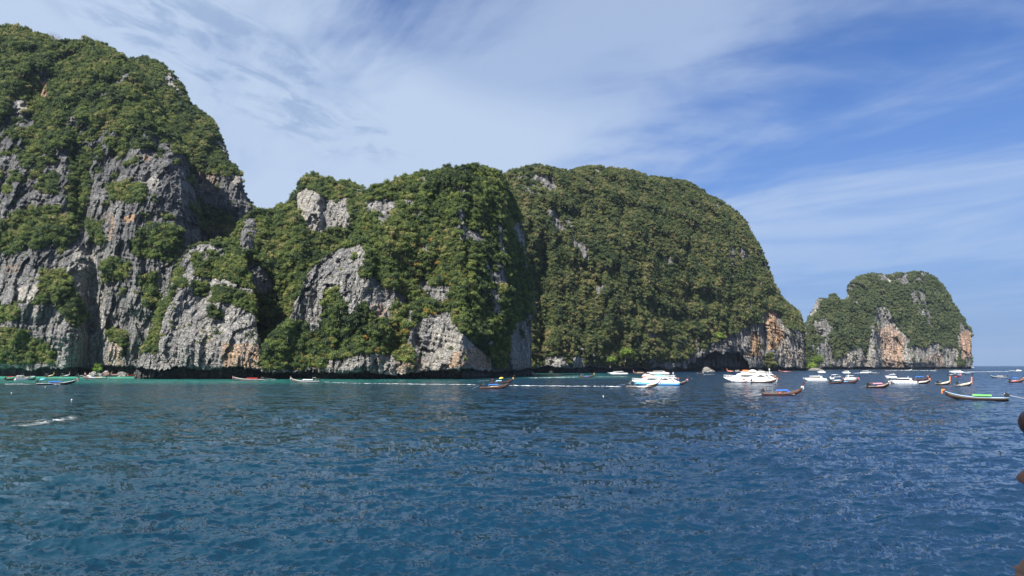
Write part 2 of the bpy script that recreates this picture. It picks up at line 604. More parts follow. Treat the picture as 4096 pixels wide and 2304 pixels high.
def massif(name, label, top, base_x, base_y, slope_k, rise, veg0, polys=(), tints=(), pales=(), blobs=(),
           notch=(5.0, 9.0), step=3.2, amp=1.0, back=160, size=1.0, mat=None, rough_top=5.0, veg_top=0.0,
           caves=(), seed=0.0, yjit=None, tree_r=(1.4, 2.8), density=1.0, coll=None, gold=(), single=0, group='', foot_end=None, pale0=0.0):
    """A karst cliff as a solid: a front face rising from its foot on the water to the skyline, then a back that falls away.
    top: the skyline; base_x/base_y: distance of the foot along it; slope_k: how far the face leans back."""
    tx, ty = np.array(top, float).T
    # even spacing along the skyline
    seg = np.hypot(np.diff(tx), np.diff(ty) * 0.8)
    L = np.concatenate([[0], np.cumsum(seg)])
    n = int(L[-1] / step) + 1
    u = np.linspace(0, L[-1], n)
    tx, ty = np.interp(u, L, tx), np.interp(u, L, ty)
    jx = fbm(u / 38.0, u * 0 + seed, u * 0, 4) * rough_top
    ty = ty + jx
    bx = np.maximum.accumulate(tx) + np.linspace(0, 1, n)
    yb = np.interp(bx, base_x, base_y)
    a_t, e_t = slope(tx, ty)
    a_b, _ = slope(bx, np.full(n, 1490.0))
    e_b = (-1.2 - CAM_H) / yb
    nr = int((1495 - ty.min()) / step) + 1
    t = np.linspace(0, 1, nr) ** 1.08
    T = t[:, None]
    A = a_b + (a_t - a_b) * T ** 1.2
    E = e_b + (e_t - e_b) * T
    H = np.maximum((e_t - e_b) * yb, 6)                 # rough height
    X2, Y2 = pixel(A, E)                                # where in the photograph this bit of rock shows
    g = rise[0] * T ** rise[1] + (1 - rise[0]) * (1 - np.sqrt(np.maximum(0, 1 - (T * 0.995) ** rise[2])))
    Y = yb + slope_k * H * g
    for (cx, cy, rl, rr, ru, rd, dy) in blobs:          # buttresses (nearer) and gullies (farther)
        fx = np.where(X2 < cx, (X2 - cx) / rl, (X2 - cx) / rr)
        fy = np.where(Y2 < cy, (Y2 - cy) / ru, (Y2 - cy) / rd)
        Y = Y + dy * np.exp(-np.abs(fx) ** 2.6 - np.abs(fy) ** 2.6)
    X = A * Y
    Z = CAM_H + E * Y
    W = fbm(X / 60 / size, Z / 90 / size, Y * 0 + seed + 3.3, 3) * 9 * size
    # relief
    k = amp * size
    buttress = fbm((X + W) / 46 / size, Z / 120 / size, Y / 80 / size + seed, 4, 0.55)
    flute = fbm((X + W * 0.5) / 13 / size, Z / 48 / size, Y / 30 / size + seed, 4, 0.6, ridged=True)
    crag = fbm(X / 6.5 / size, Z / 7.5 / size, Y / 9 / size + seed, 4, 0.62)
    bedz = (Z + 0.16 * X + 2.5 * fbm(X / 30 / size, Z / 20 / size, Y * 0 + seed, 3)) / (3.4 * size)
    bed = (bedz - np.floor(bedz))
    ledge = np.sin(bed * math.pi) * sstep(fbm(X / 20 / size, Z / 20 / size, Y * 0 + seed + 15, 2), -0.2, 0.4)
    col2 = fbm((X + W) / 24 / size, Z / 200 / size, Y / 60 / size + seed + 2, 3, 0.5, ridged=True)
    blocks = np.round(fbm(X / 16 / size, Z / 22 / size, Y * 0 + seed + 12, 3) * 4) / 4
    bandz = (Z + 0.1 * X + 9 * fbm(X / 80 / size, Z / 60 / size, Y * 0 + seed + 8, 3)) / (24 * size)
    bandf = bandz - np.floor(bandz)
    bmod = sstep(fbm(X / 45 / size, Z / 40 / size, Y * 0 + seed + 5, 2), -0.25, 0.45)
    band = -np.cos(bandf * 2 * math.pi) * 0.5 * bmod
    edge = sstep(T, 0.0, 0.10) * 0.75 + 0.25
    wu, wv = X + W * .6 + 3 * crag, Z + 0.3 * X + 3 * crag
    fac = facets(wu / 6.5 / size, wv / 19 / size, 1) * 4.8 + facets(wu / 2.6 / size, wv / 6.5 / size, 2) * 1.5 + facets(wu / 1.2 / size, wv / 2.0 / size, 3) * .4
    thin = fbm((X + W * .4) / 4.2 / size, Z / 26 / size, Y / 12 / size + seed, 3, 0.6, ridged=True)
    fac = fac - thin * 1.9
    rel = fac + buttress * 18 - flute * 4.2 + crag * 1.6 + band * 5 - ledge * 1.0 - col2 * 4.5 + blocks * 4
    # veg cover at this spot
    wx = X2 + 26 * fbm(X / 22 / size, Z / 22 / size, Y * 0 + 9.1, 3)
    wy = Y2 + 26 * fbm(X / 22 / size, Z / 22 / size, Y * 0 + 5.7, 3)
    veg = veg0(wx, wy) if callable(veg0) else np.full(X.shape, float(veg0))
    for v, pts in polys:
        veg = np.where(inpoly(wx, wy, pts), v, veg)
    vn = fbm(X / 9 / size, Z / 9 / size, Y / 20 + 2.2, 3)
    shelf = np.sin(bandf * 2 * math.pi) * 0.5 * bmod
    cover = veg + vn * 0.75 + 0.42 * fbm((X + W) / 26 / size, Z / 55 / size, Y * 0 + 61 + seed, 3) + shelf * 0.12 + flute * 0.10
    cover = sstep(cover, 0.42, 0.58)
    cover[-3:, :] = np.maximum(cover[-3:, :], veg_top)
    tint = np.zeros(X.shape)
    for v, pts in tints:
        tint = np.where(inpoly(wx, wy, pts), v, tint)
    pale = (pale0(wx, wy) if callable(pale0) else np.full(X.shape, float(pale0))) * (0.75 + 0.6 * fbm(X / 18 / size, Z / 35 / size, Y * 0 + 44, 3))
    for v, pts in pales:
        pale = np.where(inpoly(wx, wy, pts), v, pale)
    tint = tint + np.clip(fbm(X / 25 / size, Z / 30 / size, Y * 0 + 31 + seed, 3) * 1.2 - 0.42, 0, 0.5)
    Yd = Y + rel * k * edge
    # wave-cut notch and caves at the foot
    hn, dn = notch
    hnv = hn * (0.8 + 0.95 * fbm(X / 22, X * 0 + seed, X * 0, 4)) + 1.1 * perlin(X / 1.6, X * 0 + 2, X * 0)
    Zn = CAM_H + E * Yd
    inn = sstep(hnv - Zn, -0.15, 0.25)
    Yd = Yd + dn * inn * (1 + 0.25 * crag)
    foot_dark = inn.copy() * 0.8  # rock coloured darker inside the notch
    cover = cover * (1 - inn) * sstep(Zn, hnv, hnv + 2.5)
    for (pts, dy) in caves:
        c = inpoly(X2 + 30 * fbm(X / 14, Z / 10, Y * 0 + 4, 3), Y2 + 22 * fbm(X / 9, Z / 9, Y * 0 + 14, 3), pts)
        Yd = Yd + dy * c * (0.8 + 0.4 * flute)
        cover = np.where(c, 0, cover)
        foot_dark = np.where(c, 0.7, foot_dark)  # same darker colour inside the caves
    # tide line: wet rock just above the sea
    Zn = CAM_H + E * Yd
    foot_dark = np.maximum(foot_dark, sstep(-Zn, -2.2, -0.8))
    Xd, Zd = A * Yd, CAM_H + E * Yd
    # back
    nb = 10
    s = np.linspace(0, 1, nb + 1)[1:, None]
    mid = a_t.mean()
    Yk = Yd[-1] + back * s
    Zk = -4 + (Zd[-1] + 4) * np.cos(s * math.pi / 2) ** 0.9
    ak = a_t + (mid - a_t) * 0.25 * s ** 1.5
    Xk = ak * Yk + 4 * fbm(Yk / 20, Zk / 20, Yk * 0, 3)
    co = np.concatenate([np.stack([Xd, Yd, Zd], -1).reshape(-1, 3), np.stack([Xk, Yk, Zk], -1).reshape(-1, 3)])
    z0 = np.zeros((nb, n))
    at4 = {q: np.concatenate([v.ravel(), (z0 + (0.9 if q == 'veg' else 0)).ravel()]) for q, v in
           (('veg', cover), ('tint', tint), ('pale', pale), ('foot_dark', foot_dark))}
    me = mesh_np(name, co, grid_faces(nr + nb, n), at4)
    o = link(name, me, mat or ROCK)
    tag(o, label, None, None, 'structure')
    # trees: spread over the covered part of the face by its true area
    P0 = co[:nr * n].reshape(nr, n, 3)
    d1 = P0[1:, :-1] - P0[:-1, :-1]
    d2 = P0[:-1, 1:] - P0[:-1, :-1]
    area = np.linalg.norm(np.cross(d1, d2), axis=-1)
    area = np.minimum(area, np.percentile(area, 97))
    w = (area * cover[:-1, :-1] ** 1.3)
    tot = w.sum()
    rm = (tree_r[0] + tree_r[1]) / 2
    cnt = int(tot / (rm * rm * 0.92) * density)
    pick = RNG.choice(w.size, size=cnt, p=(w / tot).ravel())
    ri, ci = np.divmod(pick, n - 1)
    fr = RNG.uniform(0, 1, (cnt, 2))
    pts = P0[ri, ci] + d1[ri, ci] * fr[:, :1] + d2[ri, ci] * fr[:, 1:]
    big = fbm(pts[:, 0] / 30, pts[:, 2] / 30, pts[:, 1] / 30, 2)
    r = RNG.uniform(*tree_r, cnt) * (0.9 + 0.35 * big) * RNG.choice([0.4, 0.55, 0.75, 1.0, 1.0, 1.5], cnt)
    r = r * (0.6 + 0.4 * sstep(cover[ri, ci], 0.3, 1.0))
    pts[:, 2] -= r * 0.55
    pts[:, 1] -= r * 0.15
    # a few trees whose leaves have turned
    gx, gy = X2[ri, ci], Y2[ri, ci]
    pg = np.full(cnt, 0.002)
    for v, gp in gold:
        pg = np.where(inpoly(gx, gy, gp), v, pg)
    isg = RNG.uniform(0, 1, cnt) < pg
    r = np.where(isg, r * 0.72, r)
    alone = np.zeros(cnt, bool)
    if single:
        vis = r / pts[:, 1] * (pts[:, 2] > 3)
        # those that stand over rock or on the skyline show best
        sc = vis * (1 + 1.2 * (1 - cover[np.maximum(ri - 4, 0), ci])) * RNG.uniform(0.85, 1.15, cnt)
        idx = np.argsort(-sc)[:single]
        alone[idx] = True
        for i in idx:
            SPOTS.append((pts[i], r[i], group, bool(isg[i])))
    m1 = ~alone & ~isg
    # scrub: small bushes between and around the trees and on ledges
    ws = area * (cover[:-1, :-1] * 0.8 + 0.10 * sstep(vn[:-1, :-1] + shelf[:-1, :-1], 0.05, 0.4)) * (Z[:-1, :-1] > hn + 3)
    ns = int(min(7000, cnt * 1.3))
    sp_ = RNG.choice(ws.size, size=ns, p=(ws / ws.sum()).ravel())
    si, sj = np.divmod(sp_, n - 1)
    sf = RNG.uniform(0, 1, (ns, 2))
    spts = P0[si, sj] + d1[si, sj] * sf[:, :1] + d2[si, sj] * sf[:, 1:]
    sr = RNG.uniform(0.45, 1.25, ns) * size ** 0.7
    spts[:, 2] -= sr * 0.5
    forest(name.replace('cliff', 'forest').replace('island', 'forest').replace('peak', 'forest') if True else name,
           np.concatenate([pts[m1], spts]), np.concatenate([r[m1], sr]), coll or SET_GREEN, 'forest of green trees covering the ' + label)
    m2 = ~alone & isg
    if m2.sum():
        forest('turning_trees', pts[m2], r[m2], SET_GOLD, 'scattered yellow leaved trees on the ' + label)
    print(name, 'grid', nr, n, 'trees', cnt, 'alone', int(alone.sum()))
    return o


def m1_veg(x, y):
    return np.interp(y, [100, 500, 620, 760, 860, 1460], [0.78, 0.66, 0.38, 0.18, 0.10, 0.06])


massif('left_cliff', 'towering grey limestone cliff at the left with a forested top',
       [(-420, 330), (-300, 215), (-150, 120), (-60, 95), (0, 102), (60, 112), (110, 118), (140, 130), (185, 140), (235, 165), (290, 160), (340, 155), (380, 165), (400, 172),
        (440, 195), (480, 215), (510, 235), (545, 265), (575, 320), (615, 390), (650, 450), (690, 507), (735, 567), (748, 620), (760, 690), (785, 790),
        (800, 900), (806, 990), (830, 1060), (850, 1200), (860, 1480)],
       [-420, 0, 300, 560, 700, 860], [520, 505, 505, 500, 505, 520], 0.58, (0.42, 1.25, 2.6), m1_veg,
       polys=[(1, [(280, 590), (380, 600), (355, 700), (330, 850), (300, 960), (235, 1030), (235, 960), (280, 820), (265, 700)]),
              (.95, [(50, 850), (240, 830), (250, 960), (130, 1000), (40, 940)]), (.95, [(-100, 870), (60, 890), (100, 960), (90, 1010), (-100, 1020)]),
              (.98, [(170, 1080), (260, 1090), (330, 1180), (350, 1270), (300, 1310), (200, 1210), (125, 1220)]),
              (.95, [(-50, 1220), (70, 1225), (75, 1290), (-50, 1295)]), (1, [(-80, 1330), (110, 1320), (200, 1390), (215, 1455), (40, 1460), (-80, 1450)]),
              (.95, [(560, 900), (700, 910), (740, 980), (690, 1050), (540, 1020), (530, 960)]), (.85, [(415, 1045), (520, 1050), (500, 1120), (415, 1130)]),
              (.8, [(350, 880), (400, 900), (410, 1000), (350, 970)]), (.8, [(420, 1300), (500, 1330), (520, 1400), (440, 1370)]),
              (.8, [(560, 1100), (620, 1100), (640, 1240), (580, 1240)]), (.9, [(430, 740), (600, 730), (640, 800), (450, 810)]), (.9, [(150, 700), (240, 690), (230, 770), (140, 760)]),
              (.05, [(310, 1000), (360, 985), (400, 1080), (415, 1250), (400, 1430), (340, 1250), (270, 1090)]),
              (.2, [(150, 290), (190, 290), (195, 390), (150, 385)]), (.2, [(60, 400), (110, 400), (115, 450), (70, 450)]),
              (.08, [(550, 640), (640, 620), (700, 760), (720, 860), (600, 860), (570, 760)]), (.05, [(560, 600), (600, 600), (610, 640), (560, 640)]),
              (.1, [(230, 640), (275, 650), (270, 760), (225, 760)])],
       tints=[(.9, [(150, 320), (195, 320), (195, 385), (150, 385)]), (.5, [(20, 1060), (80, 1060), (80, 1100), (20, 1100)]), (.8, [(500, 860), (540, 860), (540, 885), (500, 885)]),
              (.8, [(640, 910), (665, 910), (665, 935), (640, 935)]), (.45, [(430, 1360), (500, 1350), (510, 1480), (430, 1480)]),
              (.45, [(420, 850), (455, 840), (450, 960), (420, 960)]), (.7, [(570, 625), (600, 625), (600, 645), (570, 645)]), (.35, [(430, 1130), (500, 1140), (520, 1180), (440, 1180)])],
       pales=[(.8, [(65, 400), (110, 400), (110, 450), (70, 450)]), (.8, [(70, 1160), (150, 1130), (160, 1170), (100, 1220), (70, 1210)]), (.5, [(300, 1000), (360, 985), (400, 1080), (415, 1250), (400, 1400), (340, 1250), (270, 1090)]),
              (.6, [(430, 1370), (490, 1370), (480, 1460), (440, 1460)]), (.35, [(100, 1230), (200, 1230), (190, 1270), (90, 1280)]), (.4, [(560, 690), (640, 700), (650, 760), (560, 760)])],
       blobs=[(250, 1330, 260, 75, 240, 400, -26), (370, 1250, 35, 40, 300, 400, 14), (120, 850, 130, 120, 130, 200, -7), (560, 850, 130, 160, 200, 300, -10),
              (320, 780, 40, 40, 200, 180, 12), (500, 300, 120, 60, 200, 200, -8), (160, 420, 60, 40, 90, 120, 10), (700, 750, 100, 40, 200, 400, -12)],
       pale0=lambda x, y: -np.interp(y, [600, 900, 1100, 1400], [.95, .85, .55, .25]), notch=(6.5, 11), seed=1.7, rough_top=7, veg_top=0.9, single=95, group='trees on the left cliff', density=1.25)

massif('rear_cliff', 'dark vertical cliff shoulder rising behind the left cliff',
       [(430, 420), (480, 300), (520, 240), (570, 228), (620, 243), (655, 268), (684, 286), (715, 325), (747, 382), (765, 420), (800, 440), (843, 477), (880, 545), (906, 604),
        (915, 650), (945, 668), (965, 705), (975, 760), (994, 797), (1017, 827), (1050, 870), (1090, 950), (1120, 1100), (1130, 1480)],
       [430, 1130], [690, 640], 0.42, (0.35, 1.4, 3.0), lambda x, y: np.interp(y, [200, 600, 690, 730, 800], [0.85, 0.85, 0.7, 0.15, 0.3]),
       polys=[(.25, [(655, 270), (690, 290), (730, 370), (748, 385), (740, 400), (690, 350), (650, 310)]), (.1, [(830, 560), (890, 560), (915, 620), (905, 650), (850, 590)]),
              (.15, [(915, 655), (950, 665), (968, 720), (940, 720)]), (.9, [(700, 470), (830, 500), (890, 620), (850, 680), (760, 600)]), (.85, [(820, 820), (900, 840), (960, 900), (930, 970), (850, 900)]),
              (.1, [(800, 690), (980, 700), (1000, 860), (900, 830), (800, 800)])],
       tints=[(.5, [(790, 690), (870, 690), (880, 760), (800, 760)])], pales=[(.6, [(655, 270), (740, 380), (700, 380)]), (.7, [(830, 560), (900, 560), (915, 640), (850, 600)]), (.7, [(915, 655), (965, 665), (975, 740), (940, 740)])],
       blobs=[(800, 600, 60, 30, 100, 80, -6), (950, 760, 60, 40, 90, 140, -8)], pale0=-.8, seed=4.1, size=1.1, rough_top=5, veg_top=0.7, single=10, group='trees on the rear shoulder', back=120, density=1.3, notch=(4, 6))

massif('rock_tower_cliff', 'wooded ridge with a dark rock tower between the headlands',
       [(840, 1150), (870, 1040), (900, 985), (940, 925), (975, 873), (1030, 837), (1060, 842), (1088, 835), (1120, 820), (1160, 828), (1198, 858), (1215, 900), (1235, 960),
        (1270, 1000), (1330, 1030), (1400, 1050), (1470, 1090), (1520, 1480)],
       [840, 1100, 1520], [430, 455, 480], 0.5, (0.5, 1.2, 2.6), 0.72,
       polys=[(.05, [(968, 872), (1020, 870), (1030, 940), (1020, 1010), (968, 1020), (960, 950)]), (.08, [(965, 1085), (1010, 1070), (1060, 1085), (1090, 1160), (1080, 1190), (1000, 1160), (960, 1130)])],
       blobs=[(985, 960, 35, 40, 100, 90, -10), (1030, 1130, 60, 60, 70, 80, -8), (1120, 930, 90, 60, 120, 100, 8)], pale0=-.6, seed=7.7, rough_top=6, veg_top=0.9, single=14, group='trees on the middle ridge', back=90, density=1.35)

massif('middle_peak', 'small pale faced peak with a bushy cap in the middle distance',
       [(1060, 1000), (1120, 900), (1160, 810), (1179, 775), (1211, 723), (1224, 704), (1253, 690), (1283, 707), (1315, 717), (1348, 730), (1380, 719), (1412, 733), (1445, 752), (1467, 772),
        (1500, 830), (1540, 950), (1570, 1480)],
       [1060, 1570], [560, 575], 0.5, (0.45, 1.3, 2.8), 0.78,
       polys=[(.04, [(1178, 790), (1225, 765), (1260, 780), (1300, 800), (1395, 790), (1400, 850), (1385, 920), (1350, 915), (1290, 940), (1235, 925), (1195, 880)]),
              (.1, [(1200, 960), (1240, 950), (1240, 1000), (1200, 990)]), (.2, [(1430, 735), (1460, 760), (1450, 790), (1420, 770)])],
       pales=[(.85, [(1178, 790), (1225, 765), (1290, 790), (1290, 940), (1235, 925), (1195, 860)]), (.5, [(1300, 790), (1400, 790), (1385, 920), (1340, 915)])],
       blobs=[(1240, 850, 50, 60, 90, 100, -8), (1360, 860, 50, 40, 90, 80, -7), (1300, 860, 14, 14, 100, 100, 6)], seed=2.9, rough_top=5, veg_top=0.9, single=8, group='trees on the pale peak', back=90, density=1.3)

massif('right_cliff', 'long dome of forested rock reaching right to the open sea',
       [(1880, 900), (1940, 780), (2000, 708), (2030, 690), (2056, 681), (2147, 662), (2192, 668), (2224, 678), (2276, 684), (2302, 677), (2380, 665), (2451, 675), (2549, 688), (2588, 705),
        (2678, 712), (2763, 731), (2790, 752), (2821, 772), (2870, 800), (2912, 824), (2970, 872), (3003, 924), (3035, 983), (3061, 1041), (3087, 1119), (3113, 1171), (3152, 1216), (3180, 1238),
        (3197, 1255), (3207, 1280), (3214, 1310), (3218, 1350), (3221, 1443), (3226, 1485)],
       [1880, 2130, 2200, 2370, 2600, 3000, 3220], [665, 678, 690, 735, 800, 960, 1090], 0.85, (0.35, 1.3, 2.3), 0.78,
       polys=[(.42, [(2040, 700), (2230, 700), (2230, 770), (2060, 770)]), (.42, [(2190, 840), (2290, 850), (2290, 930), (2200, 910)]), (.45, [(2270, 930), (2350, 940), (2360, 1050), (2290, 1040)]),
              (.45, [(2370, 670), (2430, 680), (2430, 730), (2370, 720)]), (.4, [(2900, 970), (3000, 990), (3010, 1040), (2910, 1030)]), (.35, [(3025, 960), (3070, 1060), (3080, 1110), (3040, 1060)]),
              (.3, [(2110, 1430), (2330, 1430), (2350, 1500), (2080, 1500)]), (.2, [(2100, 1100), (2130, 1130), (2150, 1260), (2110, 1300)]), (.55, [(2540, 1340), (2720, 1330), (2800, 1360), (2760, 1500), (2600, 1500)]),
              (.08, [(2790, 1400), (2900, 1340), (3000, 1300), (3050, 1290), (3060, 1500), (2700, 1500)]), (.05, [(3050, 1230), (3110, 1250), (3150, 1320), (3230, 1330), (3240, 1500), (3050, 1500)]),
              (.95, [(3072, 1420), (3095, 1415), (3105, 1485), (3072, 1485)]), (1, [(2840, 1310), (2890, 1310), (2900, 1360), (2850, 1370)]), (.1, [(2600, 1450), (2790, 1450), (2790, 1500), (2600, 1500)])],
       tints=[(.85, [(3060, 1235), (3110, 1255), (3130, 1330), (3110, 1400), (3070, 1400)]), (.8, [(3000, 1330), (3045, 1330), (3045, 1420), (2990, 1430)]), (.4, [(3110, 1360), (3220, 1340), (3220, 1480), (3120, 1480)]),
              (.3, [(2800, 1380), (3000, 1330), (3000, 1400), (2850, 1400)])],
       pales=[(.5, [(3110, 1300), (3220, 1320), (3220, 1480), (3110, 1480)]), (.3, [(2120, 1380), (2330, 1400), (2330, 1470), (2120, 1460)])],
       blobs=[(2165, 1160, 60, 42, 260, 400, 34), (2330, 1100, 40, 60, 300, 300, 6), (2480, 1150, 100, 80, 250, 300, -14), (2700, 1100, 70, 90, 300, 350, 8), (2880, 1200, 90, 60, 300, 200, -16),
              (3060, 1350, 30, 16, 140, 160, 14), (3150, 1380, 70, 80, 120, 160, -14), (2260, 1420, 60, 30, 100, 100, -8)],
       caves=[([(2735, 1485), (2755, 1458), (2800, 1436), (2840, 1412), (2870, 1405), (2890, 1418), (2925, 1408), (2960, 1420), (2985, 1445), (3000, 1485)], 22)],
       pale0=-.45, coll=SET_DULL, amp=1.35, notch=(5.5, 11), seed=9.3, size=1.35, rough_top=8, veg_top=0.95, tree_r=(1.4, 2.6), density=1.2, single=50, group='trees on the right cliff', back=260,
       gold=[(.02, [(2350, 1100), (3000, 1100), (3000, 1330), (2350, 1330)])])

massif('centre_cliff', 'broad central headland of grey slabs and green slopes',
       [(1000, 1500), (1040, 1440), (1065, 1370), (1100, 1320), (1150, 1285), (1168, 1240), (1185, 1180), (1212, 1110), (1250, 1060), (1310, 1015), (1370, 985), (1420, 930), (1445, 860),
        (1464, 775), (1477, 752), (1510, 739), (1568, 730), (1587, 713), (1646, 704), (1665, 691), (1730, 684), (1769, 681), (1782, 665), (1821, 675), (1847, 662), (1899, 660),
        (1938, 665), (1964, 678), (2003, 691), (2020, 715), (2042, 769), (2061, 814), (2085, 880), (2098, 940), (2100, 1000), (2113, 1080), (2124, 1150), (2126, 1240), (2114, 1330), (2108, 1390), (2128, 1500)],
       [1000, 1060, 1500, 1850, 2000, 2128], [392, 391, 391, 400, 440, 520], 0.62, (0.6, 1.05, 2.4), 0.76,
       polys=[(.03, [(1160, 1290), (1180, 1210), (1212, 1110), (1250, 1055), (1310, 1010), (1450, 980), (1470, 1010), (1465, 1060), (1440, 1075), (1500, 1100), (1545, 1150), (1620, 1190), (1640, 1270),
                    (1560, 1290), (1490, 1275), (1460, 1200), (1390, 1250), (1350, 1250), (1300, 1180), (1270, 1330), (1230, 1340), (1225, 1280)]),
              (.4, [(1470, 800), (1600, 790), (1700, 800), (1690, 860), (1560, 880), (1500, 930), (1475, 920)]),
              (.08, [(1290, 1520), (1310, 1440), (1440, 1420), (1560, 1430), (1610, 1400), (1640, 1330), (1690, 1270), (1800, 1260), (1830, 1300), (1870, 1350), (1900, 1390), (1960, 1440), (1965, 1520)]),
              (.9, [(1575, 1360), (1630, 1370), (1650, 1450), (1580, 1450)]), (.35, [(1985, 890), (2030, 900), (2045, 1060), (2000, 1000)]), (.3, [(1930, 1050), (1985, 1040), (2040, 1080), (2045, 1160), (1960, 1120)]),
              (.3, [(1960, 1150), (2000, 1160), (2010, 1260), (1975, 1250)]), (.35, [(2050, 880), (2110, 880), (2120, 1100), (2070, 1040)]), (.22, [(2040, 1350), (2060, 1290), (2140, 1250), (2140, 1520), (1990, 1520), (2035, 1440)]),
              (.3, [(1700, 1150), (1800, 1140), (1810, 1220), (1710, 1200)]), (.5, [(1560, 1200), (1640, 1200), (1640, 1290), (1560, 1290)]),
              (.92, [(1290, 1180), (1340, 1170), (1380, 1230), (1300, 1250)])],
       tints=[(.55, [(1480, 1210), (1530, 1220), (1560, 1290), (1490, 1280)]), (.6, [(1800, 1400), (1960, 1390), (1960, 1470), (1780, 1470)]), (.55, [(1590, 1420), (1690, 1430), (1690, 1490), (1590, 1490)]),
              (.3, [(1700, 1390), (1780, 1390), (1780, 1480), (1700, 1480)])],
       pales=[(.6, [(1730, 1300), (1860, 1330), (1960, 1400), (1960, 1500), (1700, 1500)]), (.35, [(1400, 990), (1465, 985), (1470, 1060), (1390, 1050)]), (.4, [(1480, 1200), (1620, 1230), (1640, 1290), (1500, 1290)]),
              (.4, [(1290, 1430), (1700, 1430), (1700, 1500), (1290, 1500)])],
       blobs=[(1320, 1160, 160, 200, 160, 160, -12), (1830, 1400, 140, 100, 150, 200, -12), (1700, 1340, 40, 40, 60, 160, 7), (1650, 1100, 60, 60, 200, 120, 8), (1900, 1050, 120, 60, 300, 250, -10),
              (1560, 950, 90, 90, 90, 120, -8), (1250, 1440, 180, 200, 60, 120, 3), (2040, 1200, 60, 30, 200, 200, -9), (1500, 1020, 30, 30, 100, 60, 8), (2000, 1430, 60, 40, 100, 120, 8)],
       pale0=-.15, notch=(4.6, 10), seed=5.5, rough_top=9, veg_top=0.95, tree_r=(1.2, 2.4), density=1.15, single=85, group='trees on the central headland', back=60,
       gold=[(.07, [(1600, 950), (1900, 950), (1900, 1150), (1600, 1150)]), (.08, [(1150, 1300), (1700, 1250), (1850, 1160), (1850, 1300), (1600, 1440), (1200, 1480)])])

massif('front_cliff', 'sloping grey slab cliff undercut by the sea near the bay',
       [(535, 1520), (548, 1470), (562, 1420), (600, 1330), (640, 1240), (665, 1180), (690, 1110), (720, 1040), (755, 990), (800, 970), (830, 970), (868, 955), (919, 957), (945, 980),
        (965, 1030), (985, 1080), (1010, 1140), (1018, 1200), (1022, 1250), (1030, 1320), (1040, 1400), (1046, 1460), (1050, 1520)],
       [535, 600, 1050], [400, 393, 391], 0.62, (0.7, 1.1, 2.6), 0.05,
       polys=[(.8, [(770, 1010), (850, 1020), (900, 1080), (880, 1130), (780, 1110)]), (.9, [(900, 960), (960, 1010), (1030, 1130), (1000, 1160), (890, 1120)]),
              (.95, [(840, 1150), (900, 1150), (1010, 1190), (1030, 1260), (990, 1240), (930, 1215), (850, 1210)]), (.75, [(560, 1400), (590, 1300), (640, 1200), (700, 1130), (690, 1200), (650, 1300), (620, 1420)]),
              (.8, [(700, 1080), (740, 1060), (750, 1150), (700, 1160)]), (.7, [(770, 1130), (830, 1140), (820, 1190), (780, 1180)]), (.8, [(835, 1240), (880, 1240), (885, 1275), (835, 1275)]),
              (.85, [(850, 940), (950, 950), (900, 1000), (850, 990)])],
       tints=[(.6, [(880, 1370), (1050, 1380), (1050, 1480), (900, 1480)]), (.35, [(780, 1300), (880, 1320), (900, 1460), (800, 1460)])],
       pales=[(.55, [(760, 1280), (960, 1300), (1050, 1380), (1050, 1480), (780, 1470)]), (.15, [(600, 1100), (1050, 1100), (1050, 1500), (600, 1500)])],
       blobs=[(700, 1300, 100, 120, 200, 200, -6), (930, 1380, 120, 90, 160, 120, -6), (820, 1180, 50, 50, 60, 60, 4)], notch=(7.0, 10), seed=3.1, amp=0.7, rough_top=4, veg_top=0.6, tree_r=(1.0, 2.1),
       density=1.2, single=38, group='trees on the grey slab cliff', back=110)

